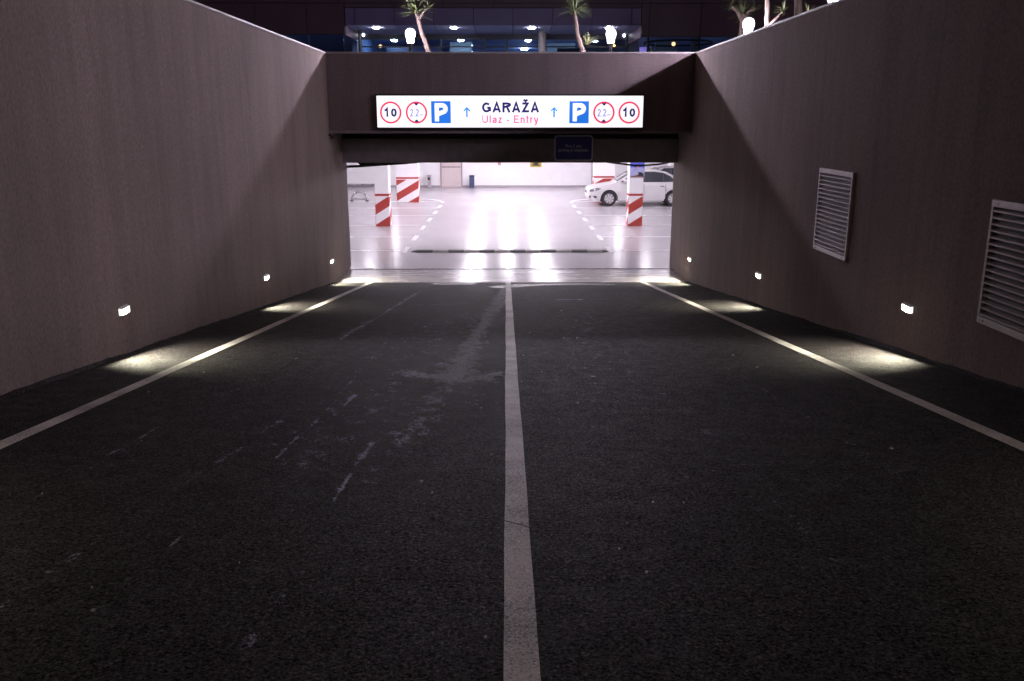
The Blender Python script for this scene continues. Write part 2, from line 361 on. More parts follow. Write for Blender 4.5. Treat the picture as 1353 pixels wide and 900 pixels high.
def stroke_text(txt, x0, x1, z0, z1, y, w=.15, gap=.13, depth=.002):
    """z0..z1 is baseline to cap height; returns an MB facing -y"""
    G = glyphs(w); tot = sum(G[c][0] for c in txt) + gap * (len(txt) - 1); k = (x1 - x0) / tot; kz = z1 - z0; mb = MB(); cur = 0; n_ = 0
    for c in txt:
        for pl_ in G[c][1]:
            n_ += 1; P = [Vector((x0 + (cur + p[0]) * k, z0 + p[1] * kz)) for p in pl_]; hw = w * kz / 2; L = []
            for i, p in enumerate(P):
                d0 = (p - P[i - 1]).normalized() if i else None; d1 = (P[i + 1] - p).normalized() if i < len(P) - 1 else None
                d0 = d0 or d1; d1 = d1 or d0; t_ = (d0 + d1); t_ = t_.normalized() if t_.length > .1 else d1
                nn = Vector((-t_.y, t_.x)); s_ = hw / max(.45, nn.dot(Vector((-d1.y, d1.x)))); L.append((p + nn * s_, p - nn * s_))
            yy = y - .00015 * (n_ % 3); vs = []
            for a, b_ in L: vs += [(a.x, yy - depth, a.y), (b_.x, yy - depth, b_.y), (a.x, yy, a.y), (b_.x, yy, b_.y)]
            m_ = len(L); fs = [(0, 1, 3, 2), (4*m_-4, 4*m_-2, 4*m_-1, 4*m_-3)]
            for i in range(m_ - 1):
                o = 4 * i; fs += [(o, o+4, o+5, o+1), (o+2, o+3, o+7, o+6), (o, o+2, o+6, o+4), (o+1, o+5, o+7, o+3)]
            mb.add(vs, fs)
        cur += G[c][0] + gap
    return mb

# ================================================================== SETTING
XL, XR = -3.788, 3.908          # faces of the two ramp walls
SL, D0, D1, D2 = 0.1127, 18.568, 18.879, 20.316
ZT, ZF, ZO, ZP = 4.754, 3.143, 2.472, 4.35      # wall top, front underside, opening head, plaza level
def rz_(y): return SL * (D0 - y) if y < D0 else 0.0
YE = D0 - ZP / SL               # where the ramp meets the street

STAINS=[([(-0.04, 17.21), (-0.21, 13.47), (-0.33, 11.04), (-0.39, 9.4), (-0.45, 7.85), (-0.49, 6.83)], [0.1, 0.14, 0.1, 0.12, 0.16, 0.2], 0.85),
 ([(-0.09, 16.23), (-0.15, 13.73), (-0.23, 12.29)], [0.1, 0.12, 0.1], 0.9),
 ([(-0.89, 7.19), (-0.67, 6.97), (-0.49, 7.11), (-0.28, 6.89), (-0.09, 7.18)], [0.15, 0.18, 0.22, 0.2, 0.06], 0.75),
 ([(-0.58, 7.46), (-0.46, 8.13)], [0.2, 0.2], 0.6),
 ([(-0.47, 6.79), (-0.56, 5.98), (-0.61, 5.27), (-0.65, 4.79)], [0.12, 0.14, 0.14, 0.1], 0.5),
 ([(-0.57, 6.9), (-0.68, 5.6), (-0.8, 4.97)], [0.2, 0.25, 0.2], 0.34),
 ([(-0.83, 4.79), (-0.84, 4.6), (-0.84, 4.27), (-0.85, 3.92), (-0.85, 3.72)], [0.03, 0.022, 0.015, 0.012, 0.01], 1.0),
 ([(-1.35, 9.22), (-1.33, 7.72), (-1.3, 6.35), (-1.29, 5.45), (-1.3, 4.96)], [0.02, 0.02, 0.018, 0.016, 0.016], 0.62),
 ([(-1.31, 4.97), (-1.31, 4.67), (-1.31, 4.46)], [0.02, 0.02, 0.012], 0.75),
 ([(-1.67, 16.25), (-1.75, 13.74), (-1.8, 11.6), (-1.88, 10.17), (-1.89, 9.29)], [0.05, 0.06, 0.05, 0.06, 0.05], 0.55),
 ([(-1.18, 6.2), (-1.19, 6.09), (-1.18, 5.78)], [0.05, 0.03, 0.012], 1.1),
 ([(-1.36, 3.5), (-1.39, 3.22), (-1.39, 3.02), (-1.4, 2.78)], [0.018, 0.018, 0.022, 0.012], 0.5),
 ([(-2.25, 5.2), (-2.24, 4.75), (-2.28, 4.49)], [0.03, 0.03, 0.02], 0.62),
 ([(-1.52, 13.35), (-1.05, 13.47), (-0.64, 13.6)], [0.08, 0.1, 0.08], 0.5),
 ([(-0.98, 11.13), (-0.48, 11.13)], [0.08, 0.06], 0.35),
 ([(-0.62, 9.22), (-0.45, 9.09)], [0.06, 0.05], 0.4),
 ([(0.84, 14.27), (1.22, 14.27)], [0.07, 0.07], 0.75),
 ([(0.64, 7.03), (0.72, 6.96)], [0.03, 0.02], 0.7),
 ([(0.83, 4.12), (1.04, 4.2)], [0.06, 0.05], 0.35),
 ([(-0.76, 3.92), (-0.7, 3.9)], [0.02, 0.02], 0.7),
 ([(-0.85, 3.92), (-0.63, 4.17)], [0.12, 0.12], 0.25),
 ([(-0.69, 6.5), (-0.84, 5.07)], [0.3, 0.35], 0.22),
 ([(0.34, 13.72), (0.63, 8.12)], [0.5, 0.6], 0.14),
 ([(0.45, 3.43), (0.52, 3.4)], [0.015, 0.012], 0.5)]
PUDDLES=[([(-1.31, 18.1), (-0.89, 18.09)], [0.2, 0.14], 1),
 ([(-0.15, 17.21), (0.29, 17.64), (0.69, 17.85)], [0.16, 0.2, 0.1], 1),
 ([(0.8, 17.85), (1.41, 17.96), (2.16, 17.84)], [0.1, 0.17, 0.06], 1)]
FLECKS=[(-0.1, 7.0), (0.23, 9.86), (0.6, 9.39), (0.75, 9.39), (0.26, 7.18), (0.61, 8.17), (0.12, 8.12), (-0.86, 8.81), (-0.75, 8.33), (-1.3, 6.26), (-0.4, 3.83), (-0.47, 4.01), (0.63, 3.68), (0.77, 3.67), (0.4, 3.11), (0.47, 2.88), (-1.51, 2.76), (-1.42, 2.58), (0.05, 3.04), (-0.13, 4.5), (-0.11, 2.38), (2.19, 7.4), (2.16, 8.11), (2.87, 5.9), (0.08, 6.72), (-0.22, 5.72), (-0.96, 8.13)]

# asphalt ramp: fine sheet where the camera sees it, carrying 'stain' and 'wet' values for dried dirt and puddles
xs = np.arange(XL - 0.04, XR + 0.061, 0.02); ys = np.concatenate([np.arange(YE, 0.4, 0.5), np.arange(0.4, 7.0, 0.02), np.arange(7.0, D0 + 0.001, 0.04)]); ys[-1] = D0
X, Y = np.meshgrid(xs, ys); Z = SL * (D0 - Y)
st = np.zeros_like(X); wet = np.zeros_like(X)
def paint(dst, pts, ws, k, soft=1.0):
    for (p, q, w0, w1) in zip(pts[:-1], pts[1:], ws[:-1], ws[1:]):
        dx, dy = q[0] - p[0], q[1] - p[1]; L2 = dx*dx + dy*dy + 1e-9
        t = np.clip(((X - p[0]) * dx + (Y - p[1]) * dy) / L2, 0, 1)
        d = np.hypot(X - p[0] - t*dx, Y - p[1] - t*dy) / (w0 + (w1 - w0) * t)
        np.maximum(dst, k * np.clip(1.1 - d * 0.62, 0, 1) ** soft, out=dst)
for pts, ws, k in STAINS: paint(st, pts, [w_ * (0.55 if w_ < 0.06 else 1.0) for w_ in ws], k * (1.05 if max(ws) < 0.06 else 1.14))
for pts, ws, k in PUDDLES: paint(wet, pts, ws, k, 0.4); paint(st, pts, ws, 0.5)
paint(st, [(-0.9, 11), (-1.0, 4.5)], [.55, .45], .33); paint(st, [(-.5, 12), (-.55, 6)], [.3, .4], .36); paint(st, [(.9, 12), (.8, 6)], [.5, .5], .24)
# long faint tyre scuffs in the lane
for (xa, ya, xb, yb, w_, k) in ((-1.9, 1.0, -1.2, 9, 0.02, .42), (-2.3, 3, -1.9, 11, 0.02, .38), (1.2, 3, 1.1, 12, 0.05, .26), (2.0, 2, 1.9, 10, 0.04, .24), (-0.9, 1.2, -0.7, 5, 0.03, .35)):
    paint(st, [(xa, ya), (xb, yb)], [w_, w_], k)
nx, ny = len(xs), len(ys)
me = bpy.data.meshes.new('ramp'); me.vertices.add(nx * ny)
me.vertices.foreach_set('co', np.stack([X, Y, Z], -1).astype(np.float32).ravel())
ii = (np.arange(ny - 1)[:, None] * nx + np.arange(nx - 1)[None, :]).ravel()
quads = np.stack([ii, ii + 1, ii + nx + 1, ii + nx], -1).astype(np.int32)
me.loops.add(quads.size); me.loops.foreach_set('vertex_index', quads.ravel())
me.polygons.add(len(quads)); me.polygons.foreach_set('loop_start', np.arange(0, quads.size, 4, dtype=np.int32)); me.polygons.foreach_set('loop_total', np.full(len(quads), 4, np.int32))
for nm, arr in (('stain', st), ('wet', wet)):
    a_ = me.attributes.new(nm, 'FLOAT', 'POINT'); a_.data.foreach_set('value', arr.astype(np.float32).ravel())
me.update(calc_edges=True); me.materials.append(M['asphalt'])
ramp_o = link('ramp', me); ramp_o['kind'] = 'structure'

def strip_on_ramp(x0, x1, y0, y1, lift=0.004, n=40):
    mb = MB(); rows = []
    for i in range(n + 1):
        y = y0 + (y1 - y0) * i / n; j = 0.0025 * math.sin(y * 1.7 + x0) + 0.0012 * math.sin(y * 5.3 + x0 * 3)
        rows += [(x0 + j, y, rz_(y) + lift), (x1 + j * 0.6, y, rz_(y) + lift)]
    mb.add(rows, [(2*i, 2*i+1, 2*i+3, 2*i+2) for i in range(n)]); return mb
part('centre_line', strip_on_ramp(-0.052, 0.052, -20, D0, n=400), 'road_paint', ramp_o)
part('edge_line', strip_on_ramp(-3.035, -2.925, -20, D0, n=160), 'road_paint', ramp_o)
part('edge_line', strip_on_ramp(2.865, 2.975, -20, D0, n=160), 'road_paint', ramp_o)
# uneven asphalt lip against the walls
for xw, s_ in ((XL, 1), (XR, -1)):
    mb = MB(); rows = []; rn = random.Random(5 + s_); h = .02
    for i in range(420):
        y = -2 + i * .049; h = min(.028, max(.006, h + rn.uniform(-.004, .004))); q = min(.10, h * 1.6 + .01)
        rows += [(xw + s_ * .001, y, rz_(y) + h), (xw + s_ * (h * .7 + rn.uniform(.002, .008)), y, rz_(y) + h * .8), (xw + s_ * (q + .02), y, rz_(y) + .002)]
    mb.add(rows, [f for i in range(419) for f in ((3*i, 3*i+1, 3*i+4, 3*i+3), (3*i+1, 3*i+2, 3*i+5, 3*i+4))])
    part('asphalt_lip', mb, 'asphalt', ramp_o, smooth=True)
mbd = MB()
FK = FLECKS + [(random.uniform(-3, 3), random.uniform(1.2, 13)) for _ in range(12)]
for (fx, fy) in FK:
    r_ = random.uniform(0.004, 0.011) * (0.75 if fy < 4 else 1.25); a0 = random.uniform(0, 6); z0 = rz_(fy) + 0.002
    ring = [(fx + r_ * random.uniform(.6, 1.2) * math.cos(a0 + k * 1.2566), fy + r_ * random.uniform(.6, 1.2) * math.sin(a0 + k * 1.2566), z0) for k in range(5)]
    mbd.prism(ring, (0, 0, 0.006))
o = link('grit', mbd.mesh('grit', M['debris'])); o['kind'] = 'stuff'; o['label'] = 'pale grit and scraps scattered over the dark asphalt'

ck = MB(); cp = [(-.058, 3.432), (-.03, 3.415), (-.005, 3.39), (.02, 3.378), (.058, 3.33)]
ck.add([(x, y + d_, rz_(y + d_) + .007) for x, y in cp for d_ in (-.005 + .02 * abs(x), .005 + .03 * x)], [(2*i, 2*i+1, 2*i+3, 2*i+2) for i in range(4)])
part('crack', ck, 'asphalt', ramp_o)
# concrete apron, garage floor and the plaza sheet (one sheet around the ramp trench)
strip = struct('concrete_apron', MB().quad((XL - .04, D0, 0), (XR + .06, D0, 0), (XR + .06, D2 - 0.10, 0), (XL - .04, D2 - 0.10, 0)), 'concrete')
gf = MB().quad((-15, D2 + 0.06, 0), (15, D2 + 0.06, 0), (15, 47.4, 0), (-15, 47.4, 0))
garage_floor = struct('garage_floor', gf, 'floor')
far = 240.0
pl = MB()
pl.quad((-far, YE, ZP), (XL - .34, YE, ZP), (XL - .34, 19.19, ZP), (-far, 19.19, ZP))
pl.quad((XR + .34, YE, ZP), (far, YE, ZP), (far, 19.19, ZP), (XR + .34, 19.19, ZP))
pl.quad((-far, 19.19, ZP), (far, 19.19, ZP), (far, far, ZP), (-far, far, ZP))
struct('plaza', pl, 'paving')
struct('street', MB().quad((-far, -far, ZP), (far, -far, ZP), (far, YE, ZP), (-far, YE, ZP)), 'paving')
struct('planting_bed', MB().box(-9, 9, 19.3, 23.0, ZP + .002, ZP + .14).box(XR + .42, 9, -18, 19.25, ZP + .002, ZP + .14), 'soil')

# drain channel across the entrance
t = thing('drain_channel', 'dark narrow drain channel across the garage threshold', 'drain', (0, D2, 0))
part('channel', MB().box(XL - .03, XR + .05, D2 - .10, D2 + .06, -.08, -.025), 'drain', t)
part('rail', MB().box(XL - .03, XR + .05, D2 - .099, D2 - .075, -.02, .003), 'steel', t)
part('rail', MB().box(XL - .03, XR + .05, D2 + .035, D2 + .059, -.02, .003), 'steel', t)
g = MB()
for k in range(150):
    x = XL + .02 + k * (XR - XL - .04) / 149
    g.box(x - .012, x + .012, D2 - .0745, D2 + .0345, -.018, -.002)
part('grate', g, 'drain', t, kind='stuff')

# ---- retaining walls and the front wall
def coping(a, t):                       # folded metal lengths with narrow joints
    ax = 0 if a[1] - a[0] > a[3] - a[2] else 2; n = max(1, round((a[ax + 1] - a[ax]) / 2.6)); L = (a[ax + 1] - a[ax]) / n
    for k in range(n):
        q = list(a); q[ax] = a[ax] + k * L + .003; q[ax + 1] = a[ax] + (k + 1) * L - .003
        part('coping', MB().box(*q), 'coping', t, bev=0.006)
t = thing('retaining_wall', 'long left ramp wall of raked brown plaster without grilles', 'wall', (XL - .17, 0, 0), group='walls beside the ramp')
part('wall_face', MB().box(XL - .34, XL, YE, D2 + .425, -.6, ZT), 'plaster', t)
coping((XL - .36, XL + .014, YE, D1 - .006, ZT + .001, ZT + .034), t)
t = thing('retaining_wall', 'long right ramp wall of brown plaster carrying two louvred grilles', 'wall', (XR + .17, 0, 0), group='walls beside the ramp')
part('wall_face', MB().box(XR, XR + .34, YE, D2 + .425, -.6, ZT), 'plaster', t)
coping((XR - .014, XR + .36, YE, D1 - .006, ZT + .001, ZT + .034), t)
t = thing('front_wall', 'dark plaster wall over the garage opening, carrying the lit sign', 'wall', (0, D1, ZF))
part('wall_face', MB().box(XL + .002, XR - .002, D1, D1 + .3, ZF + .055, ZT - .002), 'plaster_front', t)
part('drip_edge', MB().box(XL + .003, XR - .003, D1 - .02, D1 + .3, ZF, ZF + .053), 'shutter', t, bev=.006)
coping((XL - .36, XR + .36, D1 - .014, D1 + .315, ZT + .0015, ZT + .036), t)
t = thing('lintel', 'deep dark lintel set back over the garage opening', 'lintel', (0, D2, ZO))
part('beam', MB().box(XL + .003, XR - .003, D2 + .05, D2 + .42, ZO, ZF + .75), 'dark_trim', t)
part('shutter_box', MB().box(XL + .004, XR - .004, D2 - .06, D2 + .049, ZO + .002, ZO + .54), 'shutter', t, bev=.012)
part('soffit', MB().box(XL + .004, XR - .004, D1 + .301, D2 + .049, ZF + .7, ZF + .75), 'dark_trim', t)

# ---- garage shell
GC = 2.9
t = thing('garage_wall', 'white far wall of the garage behind the parked cars', 'wall', (0, 47.2, 0), group='garage walls')
part('wall_face', MB().box(-15, 15, 47.0, 47.3, -.01, GC), 'white_paint', t)
part('skirting', MB().box(-14.9, 14.9, 46.97, 46.998, 0.002, .09), 'grey_box', t)
t = thing('garage_wall', 'white side wall of the garage beyond the left pillars', 'wall', (-15.1, 33, 0), group='garage walls')
part('wall_face', MB().box(-15.3, -15.001, D2 + .42, 46.99, -.01, GC), 'white_paint', t)
t = thing('garage_wall', 'white side wall of the garage beyond the right parked cars', 'wall', (15.1, 33, 0), group='garage walls')
part('wall_face', MB().box(15.001, 15.3, D2 + .42, 46.99, -.01, GC), 'white_paint', t)
for sx, a_, b_ in ((-1, -15, XL - .341), (1, XR + .341, 15)):
    t = thing('garage_wall', 'white inner wall just %s of the garage opening' % ('left' if sx < 0 else 'right'), 'wall', ((a_ + b_) / 2, D2 + .2, 0), group='garage walls')
    part('wall_face', MB().box(a_, b_, D2 + .03, D2 + .418, -.01, GC), 'white_paint', t)
t = thing('garage_ceiling', 'white painted ceiling slab over the parking hall', 'ceiling', (0, 33, GC))
part('slab', MB().box(-15.3, 15.3, D2 + .421, 47.3, GC + .001, GC + .4), 'white_paint', t)

# floor markings
def fq(x0, x1, y0, y1, z=.004): return MB().quad((x0, y0, z), (x1, y0, z), (x1, y1, z), (x0, y1, z))
bays = [23.36, 26.2, 29.25, 32.35, 35.3, 38.2]
for y in bays:
    part('bay_line', fq(-9.2, -2.72, y - .05, y + .05), 'floor_paint', garage_floor)
    part('bay_line', fq(2.85, 9.2, y - .05, y + .05), 'floor_paint', garage_floor)
for sx in (-1, 1):
    for y in [22.9, 25.4, 27.9, 30.4, 32.9, 35.4]:
        part('lane_dash', fq(sx * 2.77 - .07, sx * 2.77 + .07, y, y + 1.15, .008), 'floor_paint', garage_floor)
    arc = MB(); pts = []
    for k in range(9):
        a = k / 8 * math.pi / 2; pts.append((sx * (2.70 + 1.3 * (1 - math.cos(a))), 37.6 + 1.9 * math.sin(a)))
        pts.append((sx * (2.84 + 1.16 * (1 - math.cos(a))), 37.6 + 1.72 * math.sin(a)))
    arc.add([(p[0], p[1], .008) for p in pts], [(2*i, 2*i+1, 2*i+3, 2*i+2) for i in range(8)])
    part('curved_line', arc, 'floor_paint', garage_floor)

# fluorescent fittings that light the hall
fix = thing('ceiling_light', 'bright white fluorescent fitting under the garage ceiling', 'ceiling light', (0, 0, 2.84), group='fluorescent fittings of the garage')
part('body', MB().box(-.09, .09, -.78, .78, 0.0, .055), 'white_paint', fix, local=True)
part('tube', MB().box(-.06, .06, -.75, .75, -.05, -.002), 'e_tube', fix, local=True)
first = True
for x in (-9.5, -5.4, -1.35, 0.05, 1.45, 5.5, 9.6):  # middle row is added to widen the glare on the floor
    for y in ((25.4, 27.6, 29.7, 32, 34.4, 36.7, 39.1, 41.4, 43.8) if 1 < abs(x) < 2 else (36.7, 38.4, 40.1, 41.8, 43.5) if abs(x) < 1 else (25.6, 29.8, 34, 38.2, 42.6)):
        o = fix if first else copy_tree(fix); first = False; o.location = (x, y, 2.84)

# ================================================================== GARAGE THINGS
def stripes(x0, w, flip, zt=.97, per=.66, th=.33, off=.38, slope=.62):
    polys = []
    for k in range(-3, 4):
        z0 = off + k * per
        p = [(0, z0), (w, z0 + slope * w), (w, z0 + slope * w + th), (0, z0 + th)]
        for c in ((0, 1, zt), (0, -1, -.004)): p = clip(p, *c) if len(p) > 2 else []
        if len(p) > 2: polys.append([(x0 + (w - q[0] if flip else q[0]), q[1]) for q in p])
    return polys
def pillar(x0, w, y0, d, label, off, side, slope=.62):
    t = thing('pillar', label, 'pillar', (x0 + w / 2, y0 + d / 2, 0), group='garage pillars')
    part('shaft', MB().box(x0, x0 + w, y0, y0 + d, .001, GC), 'white_paint', t, bev=.012)
    part('red_band', MB().box(x0 - .004, x0 + w + .004, y0 - .004, y0 + d + .004, 1.0, 1.075), 'red_paint', t)
    for p in stripes(x0, w, False, off=off, slope=slope):
        part('red_stripe', MB().prism([(q[0], y0 - .004, q[1]) for q in p], (0, .0035, 0)), 'red_paint', t)
    for xs_, s_ in ((x0 - .004, 0), (x0 + w + .0005, 1)):
        for p in stripes(y0, d, s_ == 0, off=off if s_ == 0 else off + slope * w, slope=slope):
            part('red_stripe', MB().prism([(xs_, q[0], q[1]) for q in p], (.0035, 0, 0)), 'red_paint', t)
    return t
pillar(-4.39, .47, 29.0, .47, 'slim striped pillar nearest the left side of the opening', .38, 1)
pillar(4.03, .47, 29.0, .47, 'slim striped pillar with a blue poster, before the white car', .38, -1)
pillar(-4.78, .95, 37.92, .55, 'wide striped pillar standing left beyond the slim pillar', .05, 1, .58)
pillar(3.82, .9, 38.6, .55, 'wide striped pillar half hidden behind the white car bonnet', .40, -1, .58)
pillar(8.0, .5, 43.2, .5, 'striped pillar at the far right behind both cars', .2, -1)

t = thing('poster', 'blue poster with orange mark on the slim right pillar', 'poster', (4.26, 28.98, 1.6))
py = 28.975
part('sheet', MB().box(4.05, 4.52, py, 28.995, 1.60, 2.30), 'poster_pale', t)
part('blue_field', MB().box(4.055, 4.515, py - .003, py - .0005, 1.86, 2.295), 'poster_blue', t)
part('pale_band', MB().box(4.06, 4.51, py - .006, py - .0035, 1.83, 1.93), 'poster_pale', t)
lg = MB().prism([(4.14, py - .009, 1.955), (4.22, py - .009, 1.985), (4.30, py - .009, 1.96), (4.41, py - .009, 1.985), (4.38, py - .009, 1.945), (4.30, py - .009, 1.93), (4.21, py - .009, 1.935)], (0, .0025, 0))
part('blue_mark', lg, 'poster_ink', t)
part('orange_mark', MB().lathe([(.035, -.003), (.035, 0)], (4.295, py - .0095, 1.958), 12, 'y'), 'poster_orange', t)
part('brown_ground', MB().prism([(4.055, py - .006, 1.605), (4.515, py - .006, 1.605), (4.515, py - .006, 1.66), (4.3, py - .006, 1.70), (4.055, py - .006, 1.63)], (0, .0025, 0)), 'poster_brown', t)
part('dark_shape', MB().prism([(4.28, py - .009, 1.66), (4.50, py - .009, 1.64), (4.48, py - .009, 1.73), (4.40, py - .009, 1.78), (4.29, py - .009, 1.775), (4.33, py - .009, 1.72)], (0, .0025, 0)), 'black', t)

# speed bump
t = thing('speed_bump', 'low black and pale rubber speed bump across the lane', 'speed bump', (0.06, 23.15, 0))
def hump(x0, x1, taper=0):
    prof = [(-.19, .002), (-.15, .030), (-.06, .052), (.06, .052), (.15, .030), (.19, .002)]
    mb = MB(); k = len(prof); e = .25
    rows = [(x0, 1.0 if taper != -1 else e), (x1, 1.0 if taper != 1 else e)]
    vs = [(x, 23.15 + p[0] * (s_ if s_ < 1 else 1), max(.002, p[1] * s_)) for x, s_ in rows for p in prof]
    fs = [(i, i + 1, k + i + 1, k + i) for i in range(k - 1)] + [tuple(range(k)), tuple(range(k, 2 * k))[::-1], (0, k, 2*k-1, k-1)]
    return mb.add(vs, fs)
nb = 12; x0b, x1b = -2.42, 2.54; wseg = (x1b - x0b) / nb
for k in range(nb):
    part('segment', hump(x0b + k * wseg + .004, x0b + (k + 1) * wseg - .004), 'black_rubber' if k % 2 == 0 else 'bump_pale', t)
part('end_cap', hump(x0b - .17, x0b - .002, -1), 'black_rubber', t); part('end_cap', hump(x1b + .002, x1b + .17, 1), 'black_rubber', t)

# folding parking barrier
t = thing('parking_barrier', 'low chrome hoop parking barrier on the left of the garage', 'parking barrier', (-6.48, 38.4, 0))
pts = [(-6.48 - .34 * math.cos(a), 38.4, .05 + .36 * math.sin(a)) for a in [k * math.pi / 12 for k in range(13)]]
part('hoop', MB().tube(pts, .035, 8), 'steel', t, smooth=True)
part('crossbar', MB().tube([(-6.80, 38.4, .10), (-6.16, 38.4, .10)], .028, 8), 'steel', t, smooth=True)
for sx in (-1, 1): part('foot', MB().box(-6.48 + sx * .34 - .07, -6.48 + sx * .34 + .07, 38.30, 38.50, .002, .05), 'car_trim', t, bev=.008)
t = thing('guard_rail', 'low grey rail along the far left garage wall', 'rail', (-7.6, 46.6, 0))
part('rail', MB().tube([(-9.5, 46.5, .16), (-6.9, 46.5, .16)], .05, 8), 'steel', t, smooth=True)
for x in (-9.2, -7.0): part('post', MB().tube([(x, 46.5, .002), (x, 46.5, .16)], .035, 8), 'steel', t)

# far wall: door, pedestal, bin, hanging sign, alarm button
t = thing('door', 'pale double door with a push bar in the far garage wall', 'door', (-2.96, 46.98, 0))
part('frame', MB().box(-3.55, -3.47, 46.94, 46.995, .002, 2.12).box(-2.45, -2.37, 46.94, 46.995, .002, 2.12).box(-3.469, -2.451, 46.94, 46.995, 2.04, 2.12), 'door_frame', t)
part('leaf', MB().box(-3.465, -2.963, 46.95, 46.99, .01, 2.035), 'door_paint', t)
part('leaf', MB().box(-2.957, -2.455, 46.95, 46.99, .01, 2.035), 'door_paint', t)
part('push_bar', MB().tube([(-3.44, 46.90, 1.07), (-2.48, 46.90, 1.07)], .03, 8).box(-3.44, -3.38, 46.90, 46.948, 1.03, 1.11).box(-2.54, -2.48, 46.90, 46.948, 1.03, 1.11), 'door_frame', t)
t = thing('pedestal', 'short grey machine pedestal left of the pale door', 'pedestal', (-4.1, 46.6, 0))
part('body', MB().box(-4.20, -4.02, 46.5, 46.75, .002, .60), 'grey_box', t, bev=.012)
part('screen', MB().box(-4.185, -4.06, 46.485, 46.499, .40, .54), 'black', t)
part('cap', MB().box(-4.22, -4.0, 46.48, 46.77, .601, .65), 'grey_box', t, bev=.01)
t = thing('litter_bin', 'narrow navy litter bin standing by the far white wall', 'bin', (-1.85, 46.5, 0))
part('body', MB().box(-1.98, -1.72, 46.38, 46.62, .002, .53), 'bin_navy', t, bev=.015)
part('lid', MB().box(-1.99, -1.71, 46.37, 46.63, .532, .66), 'bin_navy', t, bev=.02)
part('slot', MB().box(-1.94, -1.76, 46.362, 46.3695, .57, .62), 'black', t)
t = thing('clearance_sign', 'small yellow and black sign plate on the far wall', 'sign', (1.5, 46.9, 1.1))
part('plate', MB().box(1.25, 1.85, 46.95, 46.995, 1.05, 1.50), 'yellow', t, bev=.006)
part('black_mark', MB().prism([(1.33, 46.945, 1.12), (1.77, 46.945, 1.12), (1.77, 46.945, 1.17), (1.62, 46.945, 1.22), (1.77, 46.945, 1.28), (1.33, 46.945, 1.28), (1.48, 46.945, 1.22), (1.33, 46.945, 1.17)], (0, .004, 0)), 'black', t)
part('black_mark', MB().box(1.33, 1.77, 46.945, 46.949, 1.33, 1.45), 'black', t)
t = thing('alarm_button', 'tiny red alarm button on the far white wall', 'button', (-.39, 46.96, 1.2))
part('box', MB().box(-.45, -.33, 46.95, 46.995, 1.16, 1.28), 'red_lens', t, bev=.006)
part('face', MB().box(-.42, -.36, 46.942, 46.949, 1.19, 1.25), 'white_paint', t)
t = thing('edge_stand_in', 'pale grey tube standing in for the upright edge beside the white car', 'edge_tube', (3.9, 46.9, 0))
part('edge_tube', MB().tube([(4.6, 46.88, .05), (4.6, 46.88, GC)], .09, 10), 'grey_box', t, smooth=True)  # added tube, stands in for the grey pillar side at the far wall
part('base', MB().lathe([(.13, .002), (.13, .05)], (4.6, 46.88, 0), 10), 'grey_box', t)

